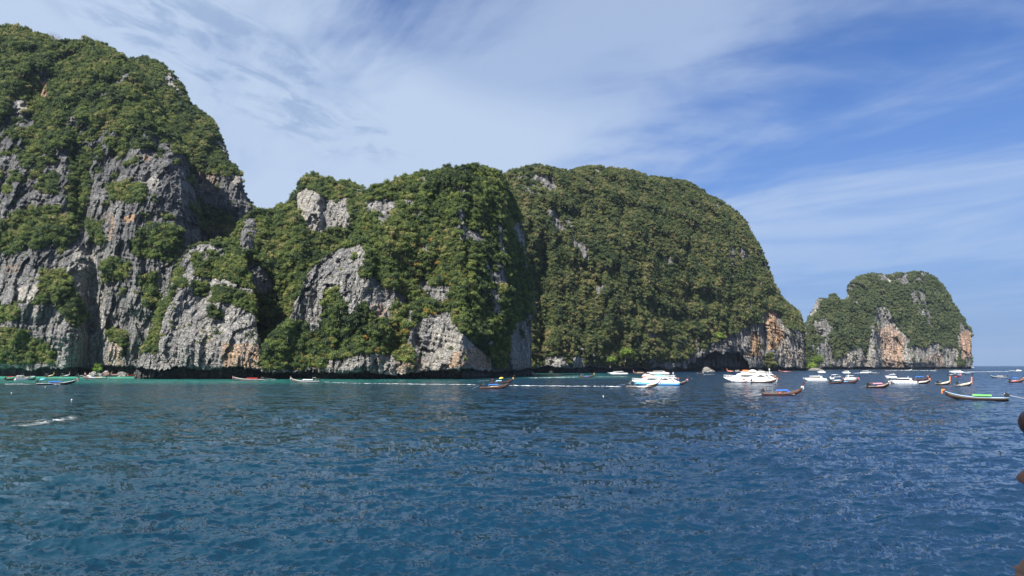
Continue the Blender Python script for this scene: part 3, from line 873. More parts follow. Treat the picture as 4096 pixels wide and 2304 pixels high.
massif('distant_island', 'distant blocky island with a pale orange rock face',
       [(3205, 1480), (3210, 1330), (3214, 1298), (3225, 1291), (3234, 1280), (3240, 1255), (3252, 1236), (3265, 1202), (3280, 1190), (3300, 1196), (3318, 1194), (3324, 1180), (3336, 1176), (3349, 1187), (3357, 1204), (3374, 1202),
        (3388, 1196), (3389, 1156), (3393, 1137), (3408, 1121), (3430, 1109), (3479, 1098), (3507, 1095), (3554, 1097), (3600, 1092), (3634, 1090), (3659, 1085), (3684, 1086), (3715, 1095), (3740, 1109),
        (3771, 1143), (3796, 1180), (3818, 1221), (3843, 1261), (3857, 1280), (3860, 1297), (3877, 1308), (3886, 1330), (3882, 1345), (3886, 1385), (3881, 1423), (3880, 1476)],
       [3205, 3400, 3620, 3880], [1330, 1400, 1480, 1640], 0.55, (0.4, 1.2, 2.6), 0.72,
       polys=[(.12, [(3240, 1255), (3270, 1200), (3290, 1200), (3270, 1260), (3245, 1285)]), (.08, [(3258, 1320), (3285, 1280), (3300, 1270), (3335, 1320), (3300, 1350), (3280, 1355)]),
              (.02, [(3505, 1260), (3512, 1222), (3540, 1220), (3560, 1260), (3590, 1310), (3625, 1350), (3635, 1480), (3470, 1480), (3480, 1330), (3465, 1300), (3490, 1298), (3500, 1330), (3500, 1280)]),
              (.35, [(3480, 1085), (3720, 1080), (3700, 1135), (3500, 1130)]), (.5, [(3620, 1150), (3700, 1170), (3760, 1300), (3700, 1300), (3660, 1230)]), (.15, [(3270, 1380), (3330, 1390), (3340, 1480), (3250, 1480)]),
              (.12, [(3400, 1400), (3450, 1385), (3480, 1480), (3330, 1480), (3345, 1440)]), (.15, [(3620, 1400), (3720, 1380), (3830, 1400), (3830, 1480), (3620, 1480)]), (.1, [(3838, 1290), (3890, 1340), (3890, 1480), (3840, 1480)]),
              (.8, [(3835, 1440), (3870, 1430), (3870, 1465), (3830, 1470)]), (.15, [(3386, 1120), (3400, 1130), (3400, 1190), (3386, 1196)])],
       tints=[(.6, [(3508, 1310), (3560, 1300), (3610, 1340), (3625, 1480), (3545, 1480), (3520, 1400)]), (.8, [(3845, 1330), (3890, 1330), (3890, 1420), (3850, 1440)]), (.35, [(3360, 1440), (3500, 1430), (3500, 1480), (3360, 1480)]),
              (.5, [(3700, 1420), (3780, 1420), (3780, 1480), (3690, 1480)])],
       pales=[(.4, [(3505, 1220), (3560, 1230), (3620, 1340), (3630, 1480), (3480, 1480)]), (.3, [(3240, 1200), (3300, 1200), (3300, 1360), (3240, 1350)]), (.35, [(3380, 1390), (3830, 1390), (3830, 1480), (3380, 1480)])],
       blobs=[(3500, 1400, 30, 14, 190, 120, -26), (3560, 1400, 40, 60, 130, 120, 14), (3650, 1440, 26, 60, 100, 120, -16), (3420, 1250, 120, 90, 90, 140, -10), (3845, 1380, 16, 60, 120, 140, -14)],
       pale0=-.15, notch=(5, 12), seed=8.2, size=2.0, amp=0.75, step=2.3, rough_top=5, veg_top=0.3, tree_r=(2.0, 3.4), density=1.2, coll=SET_FAR, mat=ROCK_FAR, back=260)

# single trees, each of its own: trunk and crown
for cr in CROWNS:
    cr.materials.append(LEAF)
for tm in TRUNKS:
    tm.materials.append(BARK)
GOLD_CROWN = CROWNS[1].copy(); GOLD_CROWN.materials.clear(); GOLD_CROWN.materials.append(LEAF_GOLD)
LIME_CROWN = CROWNS[2].copy(); LIME_CROWN.materials.clear(); LIME_CROWN.materials.append(LEAF_LIME)
def where(p, r, g):
    sp = SPAN[g]
    xs_, ys_ = pixel(p[0] / p[1], (p[2] - CAM_H) / p[1])
    u, v = (xs_ - sp[0]) / (sp[1] - sp[0] + 1), (ys_ - sp[2]) / (sp[3] - sp[2] + 1)
    return (('near the skyline', 'high on the face', 'halfway down the face', 'low above the water')[min(3, max(0, int(v * 4)))],
            ('at its left end', 'left of its middle', 'right of its middle', 'at its right end')[min(3, max(0, int(u * 4)))])


SPAN = {}
for p, r, g, gold in SPOTS:
    xs_, ys_ = pixel(p[0] / p[1], (p[2] - CAM_H) / p[1])
    q = SPAN.get(g, (xs_, xs_, ys_, ys_))
    SPAN[g] = (min(q[0], xs_), max(q[1], xs_), min(q[2], ys_), max(q[3], ys_))
TREE_WORDS = {'trees on the left cliff': 'green tree on the left cliff',
              'trees on the rear shoulder': 'green tree on the dark rear shoulder',
              'trees on the middle ridge': 'green tree on the ridge',
              'trees on the pale peak': 'green tree on the pale peak',
              'trees on the right cliff': 'green tree on the right cliff',
              'trees on the central headland': 'green tree on the central headland',
              'trees on the grey slab cliff': 'green tree on the slab cliff'}


def tree(pos, r, label, group, crown, trunk, name='tree'):
    e = link(name, None)
    e.location = pos
    e.scale = (r, r, r)
    e.rotation_euler = (0, 0, random.uniform(0, 6.28))
    tag(e, label, 'tree', group)
    link('crown', crown, None, e)
    link('trunk', trunk, None, e)
    return e


for i, (p, r, g, gold) in enumerate(SPOTS):
    w = TREE_WORDS[g].split(' ', 1)[1] if TREE_WORDS[g].startswith('leafy') else TREE_WORDS[g]
    size_w = 'large ' if r > 3.0 else ('small ' if r < 2.2 else '')
    v_, h_ = where(p, r, g)
    if gold:
        tree(p, r, w.replace('green tree', 'yellow leaved tree') + ', ' + v_, g.replace('trees', 'yellow trees'), GOLD_CROWN, TRUNKS[i % 3])
    else:
        tree(p, r, size_w + w + ', ' + v_ + ' ' + h_, g, CROWNS[i % 7], TRUNKS[i % 3])


# ------------------------------------------------------------------ sea
def fft_waves(n, size, wind, peak, hs, seed, spread=4):
    """random sea surface on a repeating tile (height and sideways shift)"""
    r = np.random.default_rng(seed)
    k = np.fft.fftfreq(n, size / n) * 2 * math.pi
    kx, ky = np.meshgrid(k, k, indexing='ij')
    kk = np.hypot(kx, ky)
    kk[0, 0] = 1
    kp = 2 * math.pi / peak
    s = np.exp(-1.25 * (kp / kk) ** 2) / kk ** 4
    d = (kx * math.cos(wind) + ky * math.sin(wind)) / kk
    s *= np.abs(d) ** spread * np.where(d > 0, 1, 0.25) + 0.06
    s[0, 0] = 0
    h = np.sqrt(s) * (r.normal(size=(n, n)) + 1j * r.normal(size=(n, n)))
    H = np.fft.ifft2(h).real
    q = hs / 4 / H.std()
    dx = np.fft.ifft2(-1j * kx / kk * h).real * q
    dy = np.fft.ifft2(-1j * ky / kk * h).real * q
    return H * q, dx, dy


def tile(arr, x, y, size):
    n = arr.shape[0]
    u, v = (x / size) % 1 * n, (y / size) % 1 * n
    i, j = np.floor(u).astype(int), np.floor(v).astype(int)
    f, g = u - i, v - j
    i, j = i % n, j % n
    i1, j1 = (i + 1) % n, (j + 1) % n
    return (arr[i, j] * (1 - f) * (1 - g) + arr[i1, j] * f * (1 - g) + arr[i, j1] * (1 - f) * g + arr[i1, j1] * f * g)


W1 = fft_waves(512, 113.0, R(-66), 5.0, 0.48, 1, 3)
W2 = fft_waves(768, 31.0, R(-74), 1.05, 0.22, 2, 3)


def sea_height(x, y):
    x, y = np.asarray(x, float), np.asarray(y, float)
    d = np.hypot(x, y)
    f1 = 1 / (1 + (d / 260) ** 2)
    f2 = 1 / (1 + (d / 110) ** 2)
    gust = 0.75 + 0.5 * fbm(x / 45, y / 45, x * 0, 2)
    return f1, f2, gust


def sea_z(x, y):
    f1, f2, gust = sea_height(x, y)
    x, y = np.asarray(x, float), np.asarray(y, float)
    return float(tile(W1[0], x, y, 113.0) * f1 * gust + tile(W2[0], x, y, 31.0) * f2 * gust)


def build_sea():
    ypx = np.concatenate([np.arange(1010, 60, -1.9), np.arange(60, 16, -1.3), [14, 12, 10, 8, 6, 5, 4, 3.2, 2.6, 2.1]])
    d = CAM_H / (ypx / F)
    d = np.concatenate([[2, 5, 9, 14], d, [14000, 26000, 50000]])
    d = np.sort(d)
    az = np.concatenate([np.linspace(-88, -38, 26)[:-1], np.linspace(-38, 38, 1000), np.linspace(38, 88, 26)[1:]])
    D, Az = np.meshgrid(d, np.radians(az), indexing='ij')
    x, y = D * np.sin(Az), D * np.cos(Az)
    f1, f2, gust = sea_height(x, y)
    z = tile(W1[0], x, y, 113.0) * f1 * gust + tile(W2[0], x, y, 31.0) * f2 * gust
    sx = -tile(W1[1], x, y, 113.0) * f1 * 0.6 * gust - tile(W2[1], x, y, 31.0) * f2 * .5
    sy = -tile(W1[2], x, y, 113.0) * f1 * 0.6 * gust - tile(W2[2], x, y, 31.0) * f2 * .5
    co = np.stack([x + sx, y + sy, z], -1).reshape(-1, 3)
    me = mesh_np('sea', co, grid_faces(len(d), len(az))[:, ::-1])
    o = link('sea', me)
    # a coarse fan behind the viewer closes the sea
    tag(o, 'choppy deep blue sea', None, None, 'structure')
    m, t, b, out = new_mat('sea_water')
    geo = nd(t, 'ShaderNodeNewGeometry')
    pos = geo.outputs['Position']
    sp = nd(t, 'ShaderNodeSeparateXYZ', ins={0: pos})
    X, Y = sp.outputs[0], sp.outputs[1]
    dist = mth(t, 'SQRT', mth(t, 'ADD', mth(t, 'MULTIPLY', X, X), mth(t, 'MULTIPLY', Y, Y)))

    def noise(scale, rot, st, detail, rough, dist_=0.0):
        mp = nd(t, 'ShaderNodeMapping', ins={0: pos, 2: (0, 0, R(rot)), 3: st})
        return nd(t, 'ShaderNodeTexNoise', ins={'Vector': mp.outputs[0], 'Scale': scale, 'Detail': detail, 'Roughness': rough, 'Distortion': dist_})
    # small waves: slopes taken straight from noise, so that they hold at any distance
    far = mth(t, 'DIVIDE', dist, mth(t, 'ADD', dist, 75.0))
    n1 = noise(0.8, 24, (0.5, 1.3, 1), 5, 0.6)
    n2 = noise(3.6, -10, (0.55, 1.3, 1), 4, 0.6)
    n3 = noise(0.17, 30, (0.6, 1.3, 1), 3, 0.5)

    def vec(n, amt):
        v = nd(t, 'ShaderNodeVectorMath', operation='SUBTRACT', ins={0: n.outputs['Color'], 1: (0.5, 0.5, 0.5)})
        s_ = nd(t, 'ShaderNodeVectorMath', operation='SCALE', ins={0: v.outputs[0]})
        if hasattr(amt, 'is_output'):
            t.links.new(amt, s_.inputs['Scale'])
        else:
            s_.inputs['Scale'].default_value = amt
        return s_.outputs[0]
    a1 = mth(t, 'MULTIPLY', far, 5.0)
    v = nd(t, 'ShaderNodeVectorMath', operation='ADD', ins={0: vec(n1, a1), 1: vec(n2, 0.55)})
    n4 = noise(8.5, 12, (0.7, 1.2, 1), 3, 0.6)
    v = nd(t, 'ShaderNodeVectorMath', operation='ADD', ins={0: v.outputs[0], 1: vec(n4, 0.2)})
    v = nd(t, 'ShaderNodeVectorMath', operation='ADD', ins={0: v.outputs[0], 1: vec(n3, mth(t, 'MULTIPLY', far, 1.8))})
    v = nd(t, 'ShaderNodeVectorMath', operation='MULTIPLY', ins={0: v.outputs[0], 1: (1, 1, 0)})
    nn = nd(t, 'ShaderNodeVectorMath', operation='ADD', ins={0: geo.outputs['Normal'], 1: v.outputs[0]})
    nn = nd(t, 'ShaderNodeVectorMath', operation='NORMALIZE', ins={0: nn.outputs[0]})
    t.links.new(nn.outputs[0], b.inputs['Normal'])
    # water body: deep blue; green over the sand of the bay and along the foot of the cliffs
    wob = mth(t, 'MULTIPLY', mth(t, 'SUBTRACT', noise(0.012, 0, (0.5, 1.5, 1), 4, 0.55).outputs[0], 0.5), 60.0)
    shore = mth(t, 'ADD', Y, wob)
    east = smooth(t, X, -60.0, 30.0)
    bay = mth(t, 'MULTIPLY', smooth(t, shore, 262.0, 335.0), smooth(t, X, 30.0, -130.0))
    bay2 = mth(t, 'MULTIPLY', smooth(t, shore, 370.0, 470.0), smooth(t, X, 110.0, 40.0))
    shallow = mth(t, 'MULTIPLY', smooth(t, shore, 385.0, 450.0), smooth(t, X, -165.0, -200.0))
    col = mixc(t, east, (0.006, 0.036, 0.052), (0.004, 0.023, 0.055))
    col = mixc(t, mth(t, 'MAXIMUM', mth(t, 'MULTIPLY', bay, 0.7), mth(t, 'MULTIPLY', bay2, 0.5)), col, (0.022, 0.16, 0.135))
    col = mixc(t, mth(t, 'MULTIPLY', shallow, 0.8), col, (0.09, 0.40, 0.28))
    # stray flecks of foam on the crests
    t.links.new(col, b.inputs['Base Color'])
    t.links.new(mth(t, 'MAXIMUM', 0.03, mth(t, 'SUBTRACT', mth(t, 'MULTIPLY', far, 0.5), 0.22)), b.inputs['Roughness'])
    b.inputs['IOR'].default_value = 1.33
    b.inputs['Specular IOR Level'].default_value = 0.5
    me.materials.append(m)
    return o


build_sea()


# ------------------------------------------------------------------ boats: materials
def paint(name, c, rough=0.45, var=0.10, scale=1.2):
    return plain(name, c, rough, var, scale)


M = {
    'white': paint('white_paint', (0.78, 0.79, 0.78), 0.3, 0.05), 'cream': paint('cream_paint', (0.70, 0.62, 0.45), 0.4),
    'dark_wood': paint('dark_stained_wood', (0.030, 0.017, 0.013), 0.55, 0.35, 2.5), 'red_wood': paint('red_brown_wood', (0.065, 0.022, 0.016), 0.5, 0.3, 2.5),
    'wood': paint('worn_wood', (0.16, 0.09, 0.05), 0.7, 0.3, 2.5), 'grey_wood': paint('weathered_wood', (0.12, 0.10, 0.09), 0.8, 0.25, 2.5),
    'black': paint('black_paint', (0.018, 0.019, 0.022), 0.4, 0.3), 'grey': paint('grey_paint', (0.32, 0.35, 0.36), 0.5), 'steel': plain('steel', (0.35, 0.36, 0.38), 0.4, 0.15, 2, 0.7),
    'blue': paint('blue_tarpaulin', (0.035, 0.15, 0.55), 0.55, 0.2, 1.5), 'sky': paint('pale_blue_paint', (0.10, 0.36, 0.68), 0.4), 'light_blue': paint('light_blue_paint', (0.38, 0.55, 0.72), 0.5),
    'teal': paint('teal_cover', (0.12, 0.62, 0.55), 0.6, 0.12), 'green': paint('bright_green_cloth', (0.16, 0.58, 0.11), 0.6, 0.15), 'dark_green': paint('dark_green_paint', (0.02, 0.075, 0.05), 0.5),
    'red': paint('red_paint', (0.60, 0.045, 0.04), 0.45), 'pink': paint('pink_cloth', (0.75, 0.30, 0.36), 0.7, 0.12), 'orange': paint('orange_rubber', (0.80, 0.17, 0.045), 0.5, 0.08),
    'orange_cloth': paint('orange_ribbon', (0.80, 0.27, 0.09), 0.75, 0.3, 8), 'pink_cloth': paint('pink_ribbon', (0.80, 0.26, 0.28), 0.75, 0.3, 8), 'gold_cloth': paint('gold_ribbon', (0.80, 0.50, 0.13), 0.75, 0.3, 8),
    'white_cloth': paint('white_ribbon', (0.75, 0.68, 0.60), 0.75, 0.2, 8), 'yellow': paint('yellow_plastic', (0.80, 0.55, 0.08), 0.5), 'tan': paint('tan_cloth', (0.55, 0.45, 0.30), 0.8, 0.2),
    'glass': plain('dark_window', (0.015, 0.018, 0.022), 0.08, 0.2, 1), 'foam_plastic': paint('white_plastic', (0.75, 0.75, 0.73), 0.5, 0.05),
}
_x = nd(M['glass'].node_tree, 'ShaderNodeTexNoise')
SKIN = [paint(f'skin_{i}', c, 0.55, 0.08, 6) for i, c in enumerate([(0.36, 0.20, 0.13), (0.52, 0.33, 0.24), (0.24, 0.13, 0.085)])]
HAIR = paint('dark_hair', (0.020, 0.014, 0.012), 0.5, 0.3, 20)


class MB:
    """collects shapes and builds them as one mesh object"""
    def __init__(s):
        s.bm = bmesh.new()

    def box(s, c, d, rz=0.0, ry=0.0, bev=0.0):
        r = bmesh.ops.create_cube(s.bm, size=1)
        vs = r['verts']
        m = Matrix.Translation(c) @ Matrix.Rotation(rz, 4, 'Z') @ Matrix.Rotation(ry, 4, 'Y') @ Matrix.Diagonal((*d, 1))
        bmesh.ops.transform(s.bm, matrix=m, verts=vs)
        if bev:
            es = list({e for v in vs for e in v.link_edges})
            bmesh.ops.bevel(s.bm, geom=es, offset=bev, segments=2, affect='EDGES')
        return s

    def tube(s, pts, r, seg=6):
        tube_mesh(s.bm, pts, r if hasattr(r, '__len__') else [r] * len(pts), seg)
        return s

    def ball(s, c, d, sub=2):
        r = bmesh.ops.create_icosphere(s.bm, subdivisions=sub, radius=0.5)
        bmesh.ops.transform(s.bm, matrix=Matrix.Translation(c) @ Matrix.Diagonal((*d, 1)), verts=r['verts'])
        return s

    def loft(s, rings, close=False, cap=True):
        vr = [[s.bm.verts.new(p) for p in ring] for ring in rings]
        n = len(vr[0])
        for a, b in zip(vr, vr[1:]):
            for k in range(n if close else n - 1):
                s.bm.faces.new((a[k], a[(k + 1) % n], b[(k + 1) % n], b[k]))
        if cap:
            s.bm.faces.new(vr[0][::-1])
            s.bm.faces.new(vr[-1])
        return s

    def prism(s, pts, y0, y1):
        """outline in x,z pulled from y0 to y1"""
        a = [s.bm.verts.new((x, y0, z)) for x, z in pts]
        b = [s.bm.verts.new((x, y1, z)) for x, z in pts]
        n = len(pts)
        for k in range(n):
            s.bm.faces.new((a[k], a[(k + 1) % n], b[(k + 1) % n], b[k]))
        s.bm.faces.new(a[::-1])
        s.bm.faces.new(b)
        return s

    def build(s, name, mat, parent=None, sm=False):
        return link(name, bm_mesh(name, s.bm, sm), M[mat] if isinstance(mat, str) else mat, parent)


def hull_rings(L, W, sheer, keel, half, n=14, inner=0.0, floor=None):
    """closed sections of an open boat: outside skin, gunwale, inside and floor"""
    rings = []
    for i in range(n):
        s = i / (n - 1)
        x = -L / 2 + L * s
        w, zs, zk = half(s) * W / 2, sheer(s), keel(s)
        fl = min(zs - 0.12, max(zk + 0.12, floor)) if floor is not None else zs - 0.02
        wi = max(w - 0.07, w * 0.6)
        mid = zk + (zs - zk) * 0.5
        rings.append([(x, 0, zk), (x, -w * 0.62, zk + (zs - zk) * 0.16), (x, -w * 0.92, mid), (x, -w, zs), (x, -wi, zs), (x, -wi * 0.85, fl),
                      (x, wi * 0.85, fl), (x, wi, zs), (x, w, zs), (x, w * 0.92, mid), (x, w * 0.62, zk + (zs - zk) * 0.16)])
    return rings


# ------------------------------------------------------------------ people
def baked_skin(name, joints, edges, rad, sub=1):
    """one continuous surface grown round a jointed skeleton"""
    me = bpy.data.meshes.new(name + '_bones')
    me.from_pydata(joints, edges, [])
    o = bpy.data.objects.new(name, me)
    COL.objects.link(o)
    md = o.modifiers.new('skin', 'SKIN')
    md.use_smooth_shade = True
    for v, r in zip(me.skin_vertices[0].data if me.skin_vertices else [], rad):
        v.radius = r if hasattr(r, '__len__') else (r, r)
    if not me.skin_vertices:
        raise RuntimeError('skin layer missing')
    me.skin_vertices[0].data[0].use_root = True
    sb = o.modifiers.new('sub', 'SUBSURF')
    sb.levels = sub
    sb.render_levels = sub
    dg = bpy.context.evaluated_depsgraph_get()
    dg.update()
    out = bpy.data.meshes.new_from_object(o.evaluated_get(dg))
    out.name = name
    bpy.data.objects.remove(o)
    return out


def ensure_skin(me):
    pass


def figure(pose, sub=1):
    """body, shirt, shorts and hair meshes of a small figure; z=0 at the feet (or the seat's foot level)"""
    if pose == 'stand':
        hip, kn, an, toe = 0.92, 0.50, 0.08, 0.03
        J = {'pel': (0, 0, .95), 'wai': (0, 0, 1.10), 'che': (0, 0, 1.32), 'nec': (0, 0, 1.46), 'hd0': (.01, 0, 1.56), 'hd1': (.01, 0, 1.70)}
        for s, q in ((1, 'l'), (-1, 'r')):
            J['hp' + q] = (0, .09 * s, .90); J['kn' + q] = (.02 * s, .11 * s, .50); J['an' + q] = (-.01, .12 * s, .08); J['to' + q] = (.13, .13 * s, .03)
            J['sh' + q] = (0, .18 * s, 1.40); J['el' + q] = (.02, .25 * s, 1.14); J['wr' + q] = (.12 if s > 0 else .2, .24 * s, .93 if s > 0 else 1.02); J['ha' + q] = (.16 if s > 0 else .26, .24 * s, .86 if s > 0 else .98)
    else:
        J = {'pel': (0, 0, .50), 'wai': (0, 0, .65), 'che': (.03, 0, .86), 'nec': (.04, 0, 1.00), 'hd0': (.05, 0, 1.10), 'hd1': (.05, 0, 1.24)}
        for s, q in ((1, 'l'), (-1, 'r')):
            J['hp' + q] = (.04, .09 * s, .50); J['kn' + q] = (.42, .12 * s, .50); J['an' + q] = (.42, .12 * s, .08); J['to' + q] = (.55, .13 * s, .03)
            J['sh' + q] = (.03, .18 * s, .94); J['el' + q] = (.10, .24 * s, .68); J['wr' + q] = (.32, .17 * s, .60); J['ha' + q] = (.40, .15 * s, .58)
    E = [('pel', 'wai'), ('wai', 'che'), ('che', 'nec'), ('nec', 'hd0'), ('hd0', 'hd1')]
    for q in 'lr':
        E += [('pel', 'hp' + q), ('hp' + q, 'kn' + q), ('kn' + q, 'an' + q), ('an' + q, 'to' + q), ('che', 'sh' + q), ('sh' + q, 'el' + q), ('el' + q, 'wr' + q), ('wr' + q, 'ha' + q)]
    RD = {'pel': .12, 'wai': .11, 'che': .13, 'nec': .055, 'hd0': .085, 'hd1': .085, 'hp': .085, 'kn': .058, 'an': .04, 'to': .035, 'sh': .06, 'el': .042, 'wr': .03, 'ha': .04}
    names = list(J)

    def grow(nm, keep, edges, k):
        ks = [n for n in names if n in keep]
        ix = {n: i for i, n in enumerate(ks)}
        return baked_skin(nm, [J[n] for n in ks], [(ix[a], ix[b]) for a, b in edges if a in ix and b in ix],
                          [RD[n if n in RD else n[:2]] * k for n in ks], sub)
    body = grow('body', set(names), E, 1.0)
    shirt = grow('shirt', {'pel', 'wai', 'che', 'shl', 'shr', 'ell', 'elr'}, E, 1.16)
    shorts = grow('shorts', {'pel', 'hpl', 'hpr', 'knl', 'knr'}, E, 1.18)
    b = MB()
    h = Vector(J['hd1'])
    b.ball((h.x - .02, 0, h.z - .01), (.22, .20, .24))
    return body, shirt, shorts, bm_mesh('hair', b.bm, True)


def make_figures():
    out = {}
    for p in ('stand', 'sit'):
        out[p] = figure(p)
    return out


FIG = make_figures()
CLOTH = {'white': M['foam_plastic'], 'red': M['red'], 'black': M['black'], 'blue': M['blue'], 'orange': M['orange'], 'yellow': M['yellow'], 'grey': M['grey'], 'pink': M['pink'], 'green': M['dark_green']}


def person(pos, yaw, label, shirt='white', shorts='black', pose='stand', group=None, skin=0, size=1.0):
    e = link('person', None)
    e.location = pos
    e.rotation_euler = (0, 0, yaw)
    e.scale = (size,) * 3
    tag(e, label, 'person', group)
    for nm, me, mt in zip(('body', 'shirt', 'shorts', 'hair'), FIG[pose], (SKIN[skin], CLOTH[shirt] if shirt else None, CLOTH[shorts], HAIR)):
        if mt is None:
            continue
        o = link(nm, me, None, e)
        if not me.materials:
            me.materials.append(mt)
        o.material_slots[0].link = 'OBJECT'
        o.material_slots[0].material = mt
    return e


def boat_frame(x0, x1, wy, h, Lmin=0):
    """where a boat whose hull spans photo columns x0..x1 with its waterline at row wy stands; h: heading, 0 = bow to the right"""
    c = at((x0 + x1) / 2, wy)
    span = (x1 - x0) / F * c.y
    L = span / abs(math.cos(R(h)))
    if L < Lmin:                    # seen foreshortened: it heads away from the viewer
        q = math.degrees(math.acos(max(.2, min(1, span / Lmin))))
        h = q if math.cos(R(h)) > 0 else 180 - q
        L = Lmin
    az = math.atan2(c.x, c.y)
    return c, L, R(h) - az


def place(root, c, yaw):
    root.location = (c.x, c.y, 0.02)
    root.rotation_euler = (0, 0, yaw)


def aboard(root, p):
    return root.matrix_basis @ Vector(p)


# ------------------------------------------------------------------ long-tail boats
def longtail(label, x0, x1, wy, h=0, hull='dark_wood', rail='light_blue', garland='orange_cloth', canopy=None, canopy_w=(-.2, .18), cover=None, post=2.0,
             lean=0.55, tail=3.6, seats='blue', man=None, man_pose='stand', group='long-tail boats', umbrella=None, roofed=False, Lmin=None, cargo=None, tail_dir=-14, low=0.0, ztop=1.5):
    c, L, yaw = boat_frame(x0, x1, wy, h, Lmin or 8.5)
    root = link('longtail_boat', None)
    place(root, c, yaw)
    tag(root, label, 'boat', group)
    W = min(2.1, max(1.5, L * 0.17))
    sheer = lambda s: 0.44 - low + 0.10 * (1 - s) ** 3 + 0.28 * s ** 2 + 0.95 * s ** 4.5
    keel = lambda s: -0.30 + 0.12 * (1 - s) ** 4 + 1.1 * max(0, (s - .62) / .38) ** 2.0
    half = lambda s: (0.78 + 0.22 * math.sin(math.pi * min(1, s * 1.15))) * max(0.03, 1 - max(0, (s - .45) / .55) ** 2.3)
    MB().loft(hull_rings(L, W, sheer, keel, half, 16, floor=0.16)).build('hull', hull, root, True)
    g = MB()
    for sd in (-1, 1):
        pts = [(-L / 2 + L * s, sd * half(s) * W / 2 * 1.01, sheer(s) + .02) for s in [k / 11 for k in range(12)]]
        g.tube(pts, [0.055] * 12, 5)
    g.build('gunwale', rail, root)
    # tall stem post, leaning forward
    b = Vector((L / 2 - 0.18, 0, sheer(1) - 0.5))
    tipx = lean * post
    p = MB()
    secs = []
    for k, t_ in enumerate((0, .3, .65, 1)):
        q = b + Vector((tipx * t_ ** 1.2, 0, post * t_))
        wd = 0.13 + 0.10 * t_
        secs.append([(q.x - wd, -.06, q.z - .02), (q.x + wd, -.06, q.z + .03), (q.x + wd, .06, q.z + .03), (q.x - wd, .06, q.z - .02)])
    p.loft(secs, close=True).build('stem_post', hull if hull != 'white' else 'wood', root)
    if garland:
        gl = MB()
        q = b + Vector((tipx * .42, 0, post * .45))
        for k in range(9):
            a = k * 0.7
            gl.ball((q.x + math.cos(a) * .20, math.sin(a) * .18, q.z - .08 * (k % 3)), (.30, .26, .34), 1)
        for k in range(5):
            dz = random.uniform(.5, 1.0)
            gl.tube([(q.x + .10 + .04 * k, -.14 + .07 * k, q.z), (q.x + .20 + .03 * k, -.15 + .07 * k, q.z - dz * .6), (q.x + .16 + .04 * k, -.16 + .07 * k, q.z - dz)], [.09, .10, .05], 5)
        gl.build('garland', garland, root)
    if canopy:
        a0, a1 = canopy_w[0] * L, canopy_w[1] * L
        z = ztop
        rings = []
        for x in (a0, a0 * .66 + a1 * .34, a0 * .33 + a1 * .67, a1):
            rings.append([(x, yy * W * .5, z - .22 * yy * yy + .04 * math.sin(x)) for yy in (-1, -.6, 0, .6, 1)] + [(x, yy * W * .5, z - .05 - .22 * yy * yy + .04 * math.sin(x)) for yy in (1, .6, 0, -.6, -1)])
        cn = MB().loft(rings, close=True).build('canopy', canopy, root, False)
        for x in (a0 + .1, (a0 + a1) / 2, a1 - .1):
            for sd in (-1, 1):
                MB().tube([(x, sd * W * .42, .45), (x, sd * W * .46, z - .2)], .03, 4).build('canopy_post', 'grey', root)
    if cover:
        # cloth or lockers laid along the middle of the boat
        cc, s0, s1 = cover
        cv = MB()
        rr = []
        for k in range(6):
            t_ = k / 5
            x = (s0 + (s1 - s0) * t_) * L
            zb = sheer(x / L + .5)
            hh = .38 * math.sin(math.pi * min(.93, max(.12, t_))) + .05
            rr.append([(x, -W * .36, zb - .08), (x, -W * .3, zb + hh * .8), (x, 0, zb + hh), (x, W * .3, zb + hh * .8), (x, W * .36, zb - .08)])
        cv.loft(rr, close=True).build('cover', cc, root, True)
    # thwarts
    for k in range(3):
        MB().box(((-.12 + k * .14) * L, 0, .42), (.35, W * .78, .06)).build('seat', seats, root)
    # engine on its swivel, with the long shaft
    en = MB()
    ex, ez = -L / 2 + .25, 1.05 - low
    en.box((ex, 0, ez), (.95, .55, .5), bev=.06).box((ex + .1, 0, ez + .36), (.5, .42, .28), bev=.05).tube([(ex + .2, .15, ez + .3), (ex + .2, .18, ez + .7), (ex - .1, .18, ez + .8)], .05, 5)
    en.tube([(ex, 0, .5 - low), (ex, 0, ez - .1)], .07, 5)
    eo = en.build('engine', 'black', root)
    MB().ball((ex + .28, 0, ez + .28), (.36, .4, .36), 1).build('fuel_tank', 'foam_plastic', eo)
    if tail:
        th = R(tail_dir)
        MB().tube([(ex - .3, 0, ez), (ex - .3 - tail * math.cos(th), 0, ez + tail * math.sin(th))], [.075, .05], 5).tube(
            [(ex + .3, 0, ez + .1), (ex + 1.4, 0, ez + .22)], .03, 4).build('tail_shaft', 'steel', root)
    if roofed:
        rf = MB().box((-L * .30, 0, 2.05), (1.5, W * .75, .06), bev=.02).build('helm_roof', 'white' if roofed is True else roofed, root)
        for x in (-.6, .6):
            for sd in (-1, 1):
                MB().tube([(-L * .30 + x, sd * W * .33, .5), (-L * .30 + x, sd * W * .33, 2.03)], .03, 4).build('roof_post', 'grey', root)
    if cargo:
        cg = MB()
        for k in range(7):
            cg.box((random.uniform(-.06, .08) * L, random.uniform(-.3, .3) * W, .62 + .1 * (k % 2)), (.5, .32, .24), rz=random.uniform(0, 3), bev=.05)
        o = cg.build('life_vests', cargo, None)
        o.matrix_world = root.matrix_basis
        tag(o, f'pile of orange life vests lying in the {label.split(" with")[0]}', 'life vests')
    if man is not None:
        px_ = -L / 2 + 1.15
        wl = man if isinstance(man, dict) else {}
        person(aboard(root, (px_, 0, .20 if man_pose == 'stand' else .1)), yaw, wl.get('label', 'boatman standing at the engine of the ' + label.split(' with')[0]), wl.get('shirt', 'grey'), wl.get('shorts', 'black'), man_pose,
               None, wl.get('skin', 2), 1.0)
